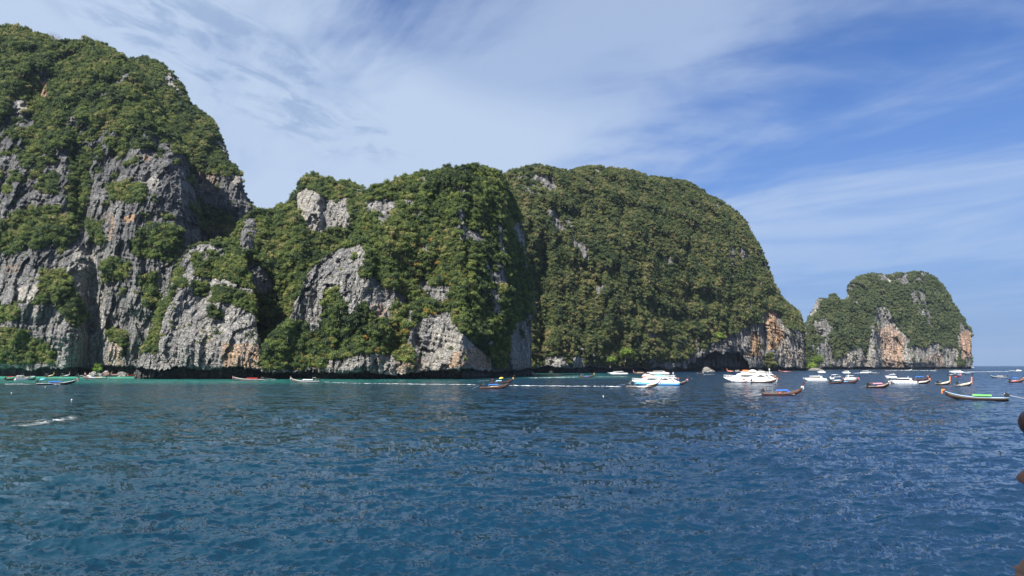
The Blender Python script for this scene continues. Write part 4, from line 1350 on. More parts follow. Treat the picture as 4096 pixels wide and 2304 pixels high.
    if umbrella:
        u = link('umbrella', None)
        u.location = aboard(root, (-L * .30 if umbrella[1] is None else umbrella[1] * L, .15, .5))
        u.rotation_euler = (R(6), R(-10), yaw)
        tag(u, umbrella[2], 'umbrella')
        um = MB()
        rings = [[(math.cos(a) * r_, math.sin(a) * r_, z_) for a in [6.283 * k / 10 for k in range(10)]] for r_, z_ in ((.95, 1.55), (.6, 1.82), (.05, 1.95))]
        um.loft(rings, close=True).build('umbrella_cloth', umbrella[0], u, False)
        MB().tube([(0, 0, 0), (0, 0, 1.9)], .025, 4).build('umbrella_pole', 'steel', u)
    return root, L, c, yaw


# ------------------------------------------------------------------ speedboats
def speedboat(label, x0, x1, wy, h=180, hull='white', trim='light_blue', roof='white', cabin='long', engines=2, mast=True, group='white speedboats', fender=None, Hs=1.0, open_sides=False, lift=0.0, people=0):
    c, L, yaw = boat_frame(x0, x1, wy, h, 6.5)
    root = link('speedboat', None)
    place(root, c, yaw)
    root.rotation_euler = Euler((0, -R(lift), yaw), 'XYZ')
    tag(root, label, 'boat', group)
    W = min(3.2, max(2.0, L * .28))
    H = (0.85 + L * .03) * Hs
    sheer = lambda s: H * (1 + .22 * s ** 1.6)
    keel = lambda s: -0.35 + (H * 1.15 + .35) * max(0, (s - .70) / .30) ** 2.0 * .93
    half = lambda s: max(0.02, 1 - max(0, (s - .5) / .5) ** 2.4) * .97
    MB().loft(hull_rings(L, W, sheer, keel, half, 16, floor=.35)).build('hull', hull, root, True)
    g = MB()
    for sd in (-1, 1):
        g.tube([(-L / 2 + L * s, sd * half(s) * W / 2 * 1.01, sheer(s) - .10) for s in [k / 11 for k in range(12)]], [.07] * 12, 5)
    g.build('rubbing_strake', trim, root)
    MB().prism([(L * .10, H), (L * .44, H * 1.12), (L * .40, H * 1.2), (L * .2, H * 1.22), (L * .08, H * 1.2)], -W * .30, W * .30).build('foredeck', hull, root)
    z1 = H + .95
    if cabin == 'long':
        a0, a1 = -L * .30, L * .22
        side = [(a0 - L * .08, H * .95), (a0, z1), (a1 - L * .05, z1), (a1 + L * .08, H * 1.12)]
    else:
        a0, a1 = -L * .36, L * .10
        side = None
    if side and not open_sides:
        wl = MB()
        for sd in (-1, 1):
            y0 = sd * W * .40
            wl.prism([(a0 - L * .06, H * .9), (a0 + L * .02, z1 - .02), (a0 + L * .07, z1 - .02), (a0 + L * .05, H * .9)], y0 - .04, y0 + .04)
            wl.prism([(a0, H * .9), (a0, H + .28), (a1, H + .34), (a1 + L * .10, H * 1.12)], y0 - .04, y0 + .04)
        wl.build('cabin_side', hull, root)
        nw = 4
        xs = [a0 + L * .07 + (a1 - a0 - L * .07) * k / nw for k in range(nw + 1)]
        for sd in (-1, 1):
            for k in range(nw):
                x_, x2_ = xs[k] + .04, xs[k + 1] - .04
                MB().prism([(x_, H + .30), (x2_, H + .32), (x2_ - (.25 if k == nw - 1 else 0), z1 - .04), (x_, z1 - .04)], sd * W * .41 - .012, sd * W * .41 + .012).build('window', 'glass', root)
        MB().prism([(a1 + L * .05, H * 1.13), (a1 - L * .01, z1 - .03), (a1 - L * .02, z1 - .03), (a1 + L * .04, H * 1.13)], -W * .38, W * .38).build('windscreen', 'glass', root)
    # roof
    rr = []
    for k in range(5):
        x = a0 - .2 + (a1 - a0 + .2) * k / 4
        e_ = .06 * math.sin(math.pi * k / 4)
        wd = W * (.46 if k < 4 else .40)
        rr.append([(x, -wd, z1), (x, -wd * .9, z1 + .12 + e_), (x, 0, z1 + .18 + e_), (x, wd * .9, z1 + .12 + e_), (x, wd, z1), (x, 0, z1 - .02)])
    MB().loft(rr, close=True).build('roof', roof, root, True)
    if open_sides or not side:
        for x in (a0 + .1, (a0 + a1) / 2, a1 - .15):
            for sd in (-1, 1):
                MB().tube([(x, sd * W * .42, H * .9), (x, sd * W * .42, z1 + .02)], .04, 4).build('roof_post', 'foam_plastic', root)
        MB().prism([(a1 + .1, H), (a1 - .1, z1 - .25), (a1 - .16, z1 - .25), (a1, H)], -W * .34, W * .34).build('windscreen', 'glass', root)
        for k in range(3):
            MB().box((a0 + .6 + k * (a1 - a0) * .28, 0, .62), (.4, W * .7, .35), bev=.05).build('seat', 'grey', root)
    for k in range(engines):
        yy = (k - (engines - 1) / 2) * .62
        e = MB().box((-L / 2 - .25, yy, H * .85), (.55, .42, .62), bev=.1).build('outboard_engine', 'black', root)
        MB().box((-L / 2 - .3, yy, H * .2), (.2, .14, 1.0), bev=.03).build('engine_leg', 'grey', e)
    if mast:
        MB().tube([(a0 + L * .12, 0, z1 + .1), (a0 + L * .12, 0, z1 + .95)], .035, 4).ball((a0 + L * .12, 0, z1 + .55), (.5, .5, .2), 1).build('radar_mast', 'foam_plastic', root)
    if fender:
        for k in range(5):
            MB().tube([(-L * .32 + k * L * .14, -W * .5 - .08, .15), (-L * .32 + k * L * .14, -W * .5 - .08, .85)], .10, 6).build('fender', fender, root)
        for k in range(5):
            MB().tube([(-L * .32 + k * L * .14, W * .5 + .08, .15), (-L * .32 + k * L * .14, W * .5 + .08, .85)], .10, 6).build('fender', fender, root)
    return root, L, c, yaw


# ------------------------------------------------------------------ passenger ferries
def ferry(label, x0, x1, wy, h, lower, name_disc=False):
    c, L, yaw = boat_frame(x0, x1, wy, h)
    k = L / 21.5
    root = link('ferry', None)
    place(root, c, yaw)
    root.scale = (k, k, k)
    tag(root, label, 'ferry')
    Lh, W = 21.5, 6.0
    sheer = lambda s: 1.55 + .75 * s ** 2.2
    keel = lambda s: -0.5 + 2.55 * max(0, (s - .80) / .20) ** 1.25
    half = lambda s: max(0.03, 1 - max(0, (s - .6) / .4) ** 2.6)
    # lower hull in its own colour, the band above it white
    rings_lo, rings_hi = [], []
    n = 20
    for i in range(n):
        s = i / (n - 1)
        x = -Lh / 2 + Lh * s
        w, zs, zk = half(s) * W / 2, sheer(s), keel(s)
        zm = max(zk + .02, min(zs - .45, 1.25 + .2 * s))
        wm = w * .97
        rings_lo.append([(x, 0, zk), (x, -w * .75, zk + (zm - zk) * .25), (x, -wm, zm), (x, wm, zm), (x, w * .75, zk + (zm - zk) * .25)])
        rings_hi.append([(x, -wm * 1.003, zm - .01), (x, -w, zs), (x, w, zs), (x, wm * 1.003, zm - .01)])
    MB().loft(rings_lo, close=True).build('hull', lower, root, True)
    MB().loft(rings_hi, close=True).build('deck', 'white', root)
    # saloon
    cab = []
    prof = [(-7.9, 1.6, 1.62, .92), (-7.2, 1.6, 2.3, .92), (-6.3, 1.6, 3.05, .93), (-5.4, 1.6, 3.35, .94), (0, 1.6, 3.5, .95), (3.2, 1.6, 3.5, .93), (5.0, 1.65, 3.25, .86), (6.2, 1.7, 2.75, .74), (7.4, 1.8, 2.2, .58)]
    for x, z0_, z1_, kk in prof:
        w = W / 2 * kk
        cab.append([(x, -w, z0_), (x, -w, z1_ - .25 if z1_ > 2 else z1_), (x, -w * .88, z1_), (x, 0, z1_ + .12), (x, w * .88, z1_), (x, w, z1_ - .25 if z1_ > 2 else z1_), (x, w, z0_)])
    MB().loft(cab, close=True).build('cabin', 'white', root)
    rf = []
    for x, z_, kk in ((-9.4, 3.15, .80), (-8.8, 3.32, .92), (-5, 3.55, .98), (2.8, 3.68, .98), (4.6, 3.5, .9), (5.4, 3.25, .8)):
        w = W / 2 * kk
        rf.append([(x, -w, z_), (x, -w * .96, z_ + .2), (x, 0, z_ + .3), (x, w * .96, z_ + .2), (x, w, z_), (x, 0, z_ - .02)])
    MB().loft(rf, close=True).build('roof', 'white', root)
    for sd in (-1, 1):
        # long side window, divided in panes
        xs = [4.7, 3.6, 2.4, 1.2, 0.0, -1.4]
        tops = [3.02, 3.12, 3.16, 3.16, 3.14, 3.10]
        bots = [2.95, 2.52, 2.42, 2.42, 2.52, 2.95]
        for i in range(5):
            wy_ = [.885, .935, .952, .954, .956][i] * W / 2 + .02
            MB().prism([(xs[i] - .03, bots[i]), (xs[i + 1] + .03, bots[i + 1]), (xs[i + 1] + .03, tops[i + 1]), (xs[i] - .03, tops[i])], sd * wy_ - .015, sd * wy_ + .015).build('window', 'glass', root)
        arc = [(-2.4 - 3.9 * t_, 2.35 + .72 * math.sin(math.pi * (.06 + .90 * t_))) for t_ in [q / 10 for q in range(11)]]
        MB().prism(arc, sd * W * .4775 + sd * .02 - .015, sd * W * .4775 + sd * .02 + .015).build('window', 'glass', root)
        tr = MB()
        arc2 = [(-1.6 - 6.6 * t_, 1.75 + 1.75 * math.sin(math.pi * (.04 + .72 * t_)) ** .9) for t_ in [q / 12 for q in range(13)]]
        tr.tube([(x, sd * W * .483, z) for x, z in arc2], .13, 5)
        tr.build('arch_trim', 'white', root)
        # stern wing that slopes to the water
        MB().prism([(-7.4, 3.2), (-6.6, 3.2), (-8.6, 1.6), (-10.6, 1.55)], sd * W * .44 - .06, sd * W * .44 + .06).build('stern_wing', 'white', root)
    # solid dark box, paints the shade of the opening behind the saloon
    MB().box((-7.75, 0, 2.35), (.5, W * .78, 1.5)).build('aft_shade_box', 'glass', root)
    # bow rail
    rl = MB()
    for zz_ in (.35, .65, .92):
        pts = []
        for t_ in [q / 8 for q in range(9)]:
            s = .72 + .275 * t_
            pts.append((-Lh / 2 + Lh * s, -half(s) * W / 2 * .96, sheer(s) + zz_))
        rl.tube(pts, .035, 4).tube([(p[0], -p[1], p[2]) for p in pts], .035, 4)
    for t_ in [q / 5 for q in range(6)]:
        s = .72 + .275 * t_
        for sd in (-1, 1):
            rl.tube([(-Lh / 2 + Lh * s, sd * half(s) * W / 2 * .96, sheer(s)), (-Lh / 2 + Lh * s, sd * half(s) * W / 2 * .96, sheer(s) + .95)], .035, 4)
    rl.build('bow_rail', 'foam_plastic', root)
    rr_ = MB()
    for sd in (-1, 1):
        for zz_ in (4.15, 4.45):
            rr_.tube([(-8.6, sd * 2.5, zz_), (1.9, sd * 2.5, zz_)], .035, 4)
        for q in range(8):
            rr_.tube([(-8.6 + q * 1.5, sd * 2.5, 3.7), (-8.6 + q * 1.5, sd * 2.5, 4.45)], .035, 4)
    rr_.build('roof_rail', 'foam_plastic', root)
    ms = MB().tube([(-7.9, .35, 3.6), (-7.9, .25, 5.2)], .07, 5).tube([(-7.9, -.35, 3.6), (-7.9, -.25, 5.2)], .07, 5).box((-7.9, 0, 5.2), (.5, 1.1, .1)).tube([(-7.9, 0, 5.2), (-7.9, 0, 6.1)], .05, 4)
    mo = ms.build('mast', 'foam_plastic', root)
    MB().box((-7.9, 0, 5.55), (.6, 1.2, .32), bev=.1).build('radar', 'white', mo)
    MB().box((-9.9, 0, 1.35), (1.6, W * .8, .12)).build('bathing_platform', 'white', root)
    for x in (-8.6, -9.2):
        for sd in (-1, 1):
            MB().tube([(x, sd * 2.3, 1.6), (x, sd * 2.3, 3.3)], .05, 4).build('roof_post', 'foam_plastic', root)
    # rubber fenders hung on the sides
    for x in (6.6, 1.4):
        for sd in (-1, 1):
            s = (x + Lh / 2) / Lh
            MB().tube([(x, sd * (half(s) * W / 2 + .08), .35), (x, sd * (half(s) * W / 2 + .08), 1.9)], .09, 5).build('fender', 'black', root)
    if name_disc:
        # red half-disc over a pale one, and blue stars, painted on the sides
        for sd in (-1, 1):
            x0_, z0_, r_ = 2.45, .98, .64
            yb = W / 2 * .985
            y_ = sd * (yb + .012)
            top = [(x0_ + r_ * math.cos(a), z0_ + r_ * math.sin(a)) for a in [math.pi * q / 12 for q in range(13)]]
            bot = [(x0_ + r_ * math.cos(a), z0_ + r_ * math.sin(a)) for a in [math.pi + math.pi * q / 12 for q in range(13)]]
            MB().prism(top, y_ - .02, y_ + .02).build('red_half_disc', 'red', root)
            MB().prism(bot, y_ - .02, y_ + .02).build('pale_half_disc', paint_pale, root)
            for sx, sz in ((5.6, 1.55), (4.0, 1.6), (4.9, .8), (8.0, 1.15), (6.1, .85)):
                s = (sx + Lh / 2) / Lh
                yw = sd * (half(s) * W / 2 * .985 + .02)
                star = [(sx + (.17 if q % 2 == 0 else .07) * math.sin(q * math.pi / 5), sz + (.17 if q % 2 == 0 else .07) * math.cos(q * math.pi / 5)) for q in range(10)]
                MB().prism(star, yw - .03, yw + .03).build('star', 'blue', root)
    return root, k, c, yaw


paint_pale = paint('pale_pink_paint', (0.75, 0.55, 0.52), 0.4)


def on_roof(root, k, name, build, mat, label, cat):
    """a thing lying on a ferry's roof: its own object"""
    o = build(MB()).build(name, mat, None, True)
    o.matrix_world = Matrix.Translation(root.location) @ Matrix.Rotation(root.rotation_euler.z, 4, 'Z') @ Matrix.Diagonal((k, k, k, 1))
    tag(o, label, cat)
    return o


# ------------------------------------------------------------------ the boats in the photograph
# left: the bay
longtail('dark boat with a red canopy beside the crowded boat in the bay', 24, 66, 1521, 20, hull='dark_wood', rail='wood', garland='orange_cloth', canopy='red', post=1.7, tail=2.5, canopy_w=(-.3, .1), ztop=1.9, seats='wood')
r, L, c, yaw = speedboat('open white topped tour boat crowded with passengers in the bay', 64, 116, 1521, 12, hull='white', open_sides=True, cabin='open', engines=2, mast=False, group='white speedboats', trim='red')
ppl = [('pink', 'blue'), ('white', 'black'), ('orange', 'grey'), ('white', 'blue'), ('black', 'red'), ('red', 'black'), ('yellow', 'blue'), ('white', 'grey'), ('pink', 'black'), ('orange', 'blue')]
for i, (a_, b_) in enumerate(ppl):
    person(aboard(r, (-L * .42 + i * L * .085, (-.55, .5, -.1)[i % 3], .35)), yaw + random.uniform(-1.5, 1.5), f'passenger in a {a_} top standing on the crowded white topped tour boat in the bay', a_, b_, 'stand', 'passengers on the crowded boat in the bay', i % 2, .95)
for xx in (-.1, .06):
    o = MB().tube([(xx * L, .3, 0), (xx * L, .3, 1.1)], .03, 4).build('antenna', 'foam_plastic', r)
    o.location.z = 1.95
longtail('dark green boat with a small white top right of the crowded boat', 116, 141, 1520, 35, hull='dark_green', rail='dark_green', garland=None, canopy='white', post=.6, tail=1.5, ztop=1.9, canopy_w=(-.25, .2), seats='grey')
longtail('dark boat with a tall golden orange ribboned stem under the bay cliff', 183, 212, 1508, 30, hull='dark_wood', rail='gold_cloth', garland='gold_cloth', cover=('cream', -.05, .42), post=2.6, lean=.25, tail=1.5, roofed='grey', Lmin=9)
longtail('small greyish boat with a pale stem moored below the bay cave', 247, 276, 1507, 28, hull='grey_wood', rail='white', garland='pink_cloth', cover=('white', -.1, .4), post=2.3, lean=.15, tail=1.2, roofed='grey', Lmin=8)
longtail('moving dark boat with a bright blue cover and white gunwale', 158, 290, 1539, 4, hull='dark_wood', rail='white', garland='pink_cloth', cover=('blue', -.2, .14), canopy='blue', canopy_w=(-.2, .13), ztop=1.35, post=1.9, lean=1.0, tail=0.8, seats='white',
         man={'label': 'boatman in a dark shirt under a blue umbrella', 'shirt': 'black'}, umbrella=('sky', -.33, 'blue umbrella shading the boatman of the blue covered boat'))
longtail('dark moored boat with a pale stem beside the sprawling rocks', 309, 338, 1508, 25, hull='dark_wood', rail='grey', garland='white_cloth', post=2.4, lean=.1, tail=1.0, roofed='black', cover=('grey', -.1, .3), Lmin=8.5)
longtail('boat with a reddish leaning stem behind the pale hulled boat', 345, 380, 1510, 165, hull='red_wood', rail='wood', garland='pink_cloth', post=2.2, lean=.3, tail=0, cover=('white', -.1, .3), Lmin=8)
longtail('pale blue and brown boat with white bow lying across the bay', 337, 421, 1516, 176, hull='wood', rail='light_blue', garland=None, cover=('light_blue', -.1, .25), canopy='tan', canopy_w=(-.3, .0), ztop=1.1, post=.7, lean=.2, tail=3.0, seats='light_blue')
longtail('boat with a red canopy at the foot of the streaked cliff', 411, 441, 1506, 24, hull='grey_wood', rail='grey', garland='gold_cloth', canopy='red', ztop=1.7, post=2.3, lean=.8, tail=0, Lmin=9, canopy_w=(-.3, .25))
longtail('moored boat with a white flared stem near the bay rocks', 439, 472, 1507, 22, hull='grey_wood', rail='foam_plastic', garland='white_cloth', canopy='pink', ztop=1.6, post=2.5, lean=.3, tail=2.5, Lmin=9, canopy_w=(-.25, .2))
longtail('dark boat with a black helm frame by the corner of the slab cliff', 506, 536, 1506, 30, hull='dark_wood', rail='wood', garland='white_cloth', post=2.2, lean=.3, tail=0, roofed='grey', cover=('red', -.2, .3), Lmin=8.5)
longtail('dark low boat last in the row beside the undercut corner', 537, 565, 1506, 28, hull='red_wood', rail='wood', garland=None, post=1.0, tail=0, cover=('wood', -.3, .3), Lmin=8.5)
# centre
longtail('white gunwaled boat with a red roof frame heading left', 940, 1053, 1522, 176, hull='grey_wood', rail='white', garland='pink_cloth', canopy='red', canopy_w=(-.28, .08), ztop=1.25, post=1.1, lean=1.0, tail=5.5, tail_dir=-5, seats='red',
         man={'label': 'boatman in a dark red shirt at the stern of the red roofed boat', 'shirt': 'red'})
longtail('pale boat with a white cover and a cream garlanded bow heading left', 1168, 1277, 1530, 175, hull='grey_wood', rail='white', garland='white_cloth', cover=('white', -.25, .10), canopy='white', canopy_w=(-.25, .10), ztop=1.35, post=1.5, lean=.45, tail=0.6, roofed='cream', seats='white',
         man={'label': 'boatman in dark clothes under the small roof of the pale boat', 'shirt': 'black'})
r2, L2, c2, y2 = longtail('dark hulled boat with a gold and orange dragon bow behind the blue covered boat', 1959, 2050, 1533, 4, hull='dark_wood', rail='red_wood', garland='gold_cloth', cover=('sky', -.25, .0), canopy='light_blue', canopy_w=(-.22, .02), ztop=1.2, post=2.1, lean=.45, tail=5, tail_dir=-3,
         man={'label': 'boatman in a red top on the gold bowed boat', 'shirt': 'red'}, umbrella=('yellow', .03, 'yellow parasol on the gold bowed boat'))
longtail('brown boat with a bright blue canopy and tan cloth crossing the long wake', 1920, 2032, 1555, 6, hull='red_wood', rail='grey_wood', garland=None, canopy='blue', canopy_w=(-.2, .14), ztop=1.45, cover=('tan', -.15, .18), post=1.9, lean=.25, tail=3.2, tail_dir=-24, seats='tan',
         man={'label': 'boatman in a green shirt steering the brown boat with a blue canopy', 'shirt': 'green'})
longtail('boat with an orange stem and blue cover trailing foam below the headland', 2317, 2374, 1510, 8, hull='red_wood', rail='wood', garland='gold_cloth', cover=('blue', -.15, .2), post=2.4, lean=.4, tail=1.5, roofed='grey', man={'label': 'boatman in white on the orange stemmed boat', 'shirt': 'white'})
longtail('fast dark boat with raised bow throwing white spray before the blue ferry', 2505, 2632, 1551, 6, hull='grey_wood', rail='grey', garland='pink_cloth', cover=('cream', .12, .44), canopy='sky', canopy_w=(-.22, .08), ztop=1.5, post=1.9, lean=.7, tail=3, tail_dir=-8, seats='blue', roofed='grey',
         man={'label': 'boatman in grey at the engine of the spraying boat', 'shirt': 'grey'})
speedboat('long white boat with a thin flat canopy under the green slope', 2431, 2510, 1497, 174, hull='white', trim='light_blue', open_sides=True, cabin='long', engines=2, mast=True, roof='white', Hs=.9)
longtail('boat with a pink and white stem moored left of the tour boats', 2535, 2585, 1495, 168, hull='wood', rail='wood', garland='pink_cloth', canopy='cream', canopy_w=(-.3, .2), ztop=1.4, post=2.4, lean=.15, tail=0, Lmin=12)
r, L, c, yaw = speedboat('white double roofed tour boat with striped side behind the blue ferry', 2588, 2676, 1498, 178, hull='white', trim='pink', cabin='long', engines=2, mast=True, Hs=1.15)
for i in range(3):
    person(aboard(r, (-L * .42 + i * .6, .3 - .4 * i, .5)), yaw, f'passenger in {("pink", "white", "orange")[i]} on the stern of the striped tour boat', ('pink', 'white', 'orange')[i], 'black', 'stand', None, i % 2)

# the two ferries
fr, fk, fc, fyaw = ferry('white passenger ferry with a pale blue lower hull', 2530, 2716, 1541, 176, 'sky')
on_roof(fr, fk, 'life_raft', lambda b: b.tube([(1.6, -.8, 3.98), (5.3, -.8, 3.75)], [.42, .36], 8).tube([(1.6, .8, 3.98), (5.3, .8, 3.75)], [.42, .36], 8).tube([(5.2, -.8, 3.75), (5.9, 0, 3.8), (5.2, .8, 3.75)], .36, 8).tube([(1.6, -.8, 3.98), (1.0, 0, 4.1), (1.6, .8, 3.98)], .42, 8),
        'orange', 'orange inflatable raft on the roof of the blue hulled ferry', 'raft')
on_roof(fr, fk, 'inflatable_slide', lambda b: b.loft([[(6.2, -1, 3.9), (6.2, 1, 3.9), (6.1, .9, 4.2), (6.1, -.9, 4.2)], [(5.0, -1.1, 4.15), (5.0, 1.1, 4.15), (4.9, 1, 5.1), (4.9, -1, 5.1)], [(3.4, -1.1, 4.35), (3.4, 1.1, 4.35), (3.4, 1, 5.0), (3.4, -1, 5.0)],
        [(1.5, -1.0, 4.45), (1.5, 1.0, 4.45), (1.5, .9, 4.6), (1.5, -.9, 4.6)]], close=True), 'foam_plastic', 'white inflatable slide on top of the orange raft', 'slide')
on_roof(fr, fk, 'covered_dinghy', lambda b: b.loft([[(.4, -.7, 4.0), (.4, .7, 4.0), (.4, .5, 4.7), (.4, -.5, 4.7)], [(-1.5, -1.0, 3.95), (-1.5, 1.0, 3.95), (-1.5, .8, 4.75), (-1.5, -.8, 4.75)], [(-4.0, -.9, 3.95), (-4.0, .9, 3.95), (-4.0, .7, 4.45), (-4.0, -.7, 4.45)]], close=True),
        'teal', 'turquoise covered dinghy on the ferry roof', 'dinghy')
for i, (dx, dy, dz, sh, sk) in enumerate([(-9.2, -1.8, 1.42, 'orange', 1), (-9.6, -.9, 1.42, None, 1), (-10.1, -1.9, 1.42, None, 0), (-10.3, .4, 1.42, 'red', 1), (-8.9, .8, 1.42, 'pink', 1), (-9.5, 1.7, 1.42, 'blue', 0)]):
    person(Vector(fr.location) + Matrix.Rotation(fyaw, 3, 'Z') @ (Vector((dx, dy, dz)) * fk), fyaw + random.uniform(-2, 2),
           [f'swimmer in an orange vest on the stern of the blue hulled ferry', 'bare chested swimmer at the rail of the blue hulled ferry', 'bare chested swimmer at the outer edge of the ferry platform', 'swimmer in a red top at the back of the blue hulled ferry',
            'passenger in pink under the roof of the blue hulled ferry', 'passenger in blue at the far side of the ferry stern'][i], sh, ('blue', 'red', 'black')[i % 3], 'stand', None, sk)
b_ = ferry('white passenger ferry with a red half disc on its side', 2900, 3101, 1530, 179, 'white', True)
gr, gk, gc, gyaw = b_
on_roof(gr, gk, 'kayak', lambda b: b.tube([(3.2, -.9, 5.1), (2.4, -.9, 4.95), (0, -.9, 4.75), (-2.2, -.9, 4.55), (-2.8, -.9, 4.6)], [.08, .36, .42, .34, .08], 8), 'orange', 'long orange kayak on the roof of the ferry with the red disc', 'kayak')
on_roof(gr, gk, 'inflatable_slide', lambda b: b.loft([[(.5, -.6, 4.5), (.5, 1, 4.5), (.4, .9, 4.9), (.4, -.5, 4.9)], [(-.6, -.6, 4.5), (-.6, 1.1, 4.5), (-.7, 1, 5.4), (-.7, -.5, 5.4)], [(-2.0, -.6, 4.45), (-2.0, 1.1, 4.45), (-2.0, 1, 5.3), (-2.0, -.5, 5.3)],
        [(-3.8, -.6, 4.0), (-3.8, 1.0, 4.0), (-3.8, .9, 4.25), (-3.8, -.5, 4.25)]], close=True), 'foam_plastic', 'white folded slide beside the orange kayak', 'slide')
on_roof(gr, gk, 'life_raft', lambda b: b.tube([(1.2, -1.7, 4.15), (-2.6, -1.7, 4.1)], [.30, .30], 8).tube([(1.2, -.7, 4.15), (-2.6, -.7, 4.1)], [.30, .30], 8).tube([(1.2, -1.7, 4.15), (1.7, -1.2, 4.15), (1.2, -.7, 4.15)], .3, 8), paint('peach_rubber', (0.80, 0.42, 0.30), 0.5), 'peach coloured life raft under the orange kayak', 'raft')
for i, (dx, dy, sh, sk) in enumerate([(-8.6, -1.9, 'yellow', 1), (-9.2, -1.2, 'pink', 1), (-9.7, -2.0, 'orange', 0), (-10.2, -1.2, None, 1), (-10.0, .6, 'black', 0)]):
    person(Vector(gr.location) + Matrix.Rotation(gyaw, 3, 'Z') @ (Vector((dx, dy, 1.42)) * gk), gyaw + random.uniform(-2, 2),
           ['passenger in yellow beside the stern post of the red disc ferry', 'passenger in pink at the stern of the red disc ferry', 'passenger in an orange vest near the ferry steps', 'bare chested passenger at the edge of the red disc ferry', 'passenger in black at the back of the red disc ferry'][i],
           sh, ('black', 'blue')[i % 2], 'stand', None, sk)
longtail('dark boat with a pink garland alongside the blue hulled ferry', 2640, 2745, 1540, 3, hull='dark_wood', rail='grey', garland='pink_cloth', canopy='light_blue', canopy_w=(-.25, .1), ztop=1.1, cover=('white', -.2, .2), post=2.0, lean=.45, tail=0, seats='grey')
longtail('dark boat with a black stem alongside the red disc ferry', 3006, 3103, 1532, 3, hull='dark_wood', rail='wood', garland='orange_cloth', post=2.0, lean=.5, tail=3, tail_dir=-12, cover=('foam_plastic', -.3, .1), seats='wood',
         man={'label': 'boatman in a white shirt beside the red disc ferry', 'shirt': 'white'})
o = MB().ball((0, 0, .35), (1.9, 1.2, .8), 2).build('buoy_float', 'red', None, True)
o.location = at(2636, 1541); tag(o, 'red inflated float between two boats by the blue ferry', 'float')

# under the right cliff
longtail('tiny boat seen bow on with a white flag leaving the cave', 2788, 2812, 1499, 60, hull='dark_wood', rail='grey', garland='white_cloth', post=1.6, tail=1, canopy='black', ztop=2.0, Lmin=8, man={'label': 'boatman in white on the tiny boat below the cave', 'shirt': 'white'})
longtail('small white boat beside the pale boulder near the cave', 2828, 2853, 1488, 20, hull='white', rail='white', garland=None, post=.6, tail=0, Lmin=7, cover=('white', -.2, .2))
longtail('orange and red boat with a tall stem in front of the cave', 2909, 2934, 1486, 165, hull='orange', rail='white', garland='pink_cloth', post=2.6, lean=.1, tail=0, Lmin=8, cover=('cream', -.2, .2))
speedboat('white topped open boat just behind the red disc ferry bow', 2960, 2994, 1492, 170, hull='white', open_sides=True, cabin='open', engines=1, mast=False)
speedboat('small pale boat with a canopy behind the ferry radar mast', 3030, 3060, 1489, 10, hull='cream', open_sides=True, cabin='open', engines=1, mast=False)
longtail('pinkish red boat heading left along the foot of the right cliff', 3119, 3163, 1488, 175, hull='red_wood', rail='pink', garland='pink_cloth', post=2.0, lean=.4, tail=0, canopy='black', canopy_w=(-.4, -.1), cover=('pink', -.3, .2), Lmin=13)
# open water, right
longtail('dark red boat with a blue canopy and orange vests in the right foreground', 3052, 3200, 1581, 4, hull='red_wood', rail='grey_wood', garland='white_cloth', canopy='blue', canopy_w=(-.14, .16), ztop=1.35, post=2.0, lean=.5, tail=4.2, tail_dir=-18, seats='blue', cargo='orange',
         cover=('blue', .1, .22), roofed='black', man={'label': 'boatman in black steering the boat with orange vests', 'shirt': 'black'})
speedboat('white speedboat with a long dark window band and radar', 3215, 3304, 1524, 177, hull='white', trim='grey', engines=3)
speedboat('small white speedboat nearest the distant island shore', 3270, 3301, 1491, 175, hull='white', trim='light_blue', engines=2, mast=False)
speedboat('small white cabin boat trailing a wake to the right', 3369, 3400, 1493, 172, hull='white', trim='light_blue', engines=2, mast=False)
speedboat('long open white boat passing the dark canoe shaped boat', 3444, 3488, 1493, 8, hull='white', open_sides=True, cabin='long', engines=2, mast=False)
longtail('low dark boat with a grey canopy below the orange rock face', 3478, 3520, 1497, 174, hull='black', rail='black', garland=None, canopy='grey', canopy_w=(-.2, .2), ztop=1.5, post=.8, tail=0, man={'label': 'boatman in white on the low dark boat', 'shirt': 'white'})
speedboat('stern of a white speedboat with two tall engines between other boats', 3330, 3362, 1515, 62, hull='white', open_sides=True, cabin='open', engines=2, mast=False)
speedboat('white roofed speedboat seen from its quarter behind a brown boat', 3380, 3428, 1521, 28, hull='white', cabin='long', engines=2, mast=True)
longtail('brown boat with a pink and red bow nearest the white speedboats', 3322, 3372, 1535, 22, hull='red_wood', rail='wood', garland='pink_cloth', canopy='white', canopy_w=(-.25, .2), ztop=1.5, post=2.2, lean=.3, tail=3, tail_dir=-6, cover=('tan', -.1, .3), man={'label': 'boatman in black on the brown boat with a white top', 'shirt': 'black'})
longtail('brown boat with a blue cover at the back and a pink garland', 3374, 3430, 1533, 10, hull='red_wood', rail='wood', garland='pink_cloth', cover=('sky', -.45, -.2), post=2.0, lean=.6, tail=0)
longtail('boat with a pink canopy and pink side cloth', 3474, 3552, 1552, 14, hull='dark_wood', rail='tan', garland='white_cloth', canopy='pink', canopy_w=(-.28, .14), ztop=1.6, cover=('pink', -.1, .25), post=2.0, lean=.4, tail=3, tail_dir=-20, man={'label': 'boatman in black on the pink canopied boat', 'shirt': 'black'})
speedboat('small white speedboat with a tall white mast', 3542, 3585, 1512, 160, hull='white', cabin='open', engines=2, mast=True)
speedboat('large white speedboat with blue fenders and a dark window band', 3566, 3662, 1536, 178, hull='white', trim='white', engines=3, fender='sky')
longtail('black and cream boat with an orange garland touching the large speedboat', 3656, 3716, 1535, 8, hull='dark_wood', rail='cream', garland='orange_cloth', cover=('white', -.25, .3), post=1.9, lean=.1, tail=0, man={'label': 'boatman in black leaning from the cream and black boat', 'shirt': 'black'})
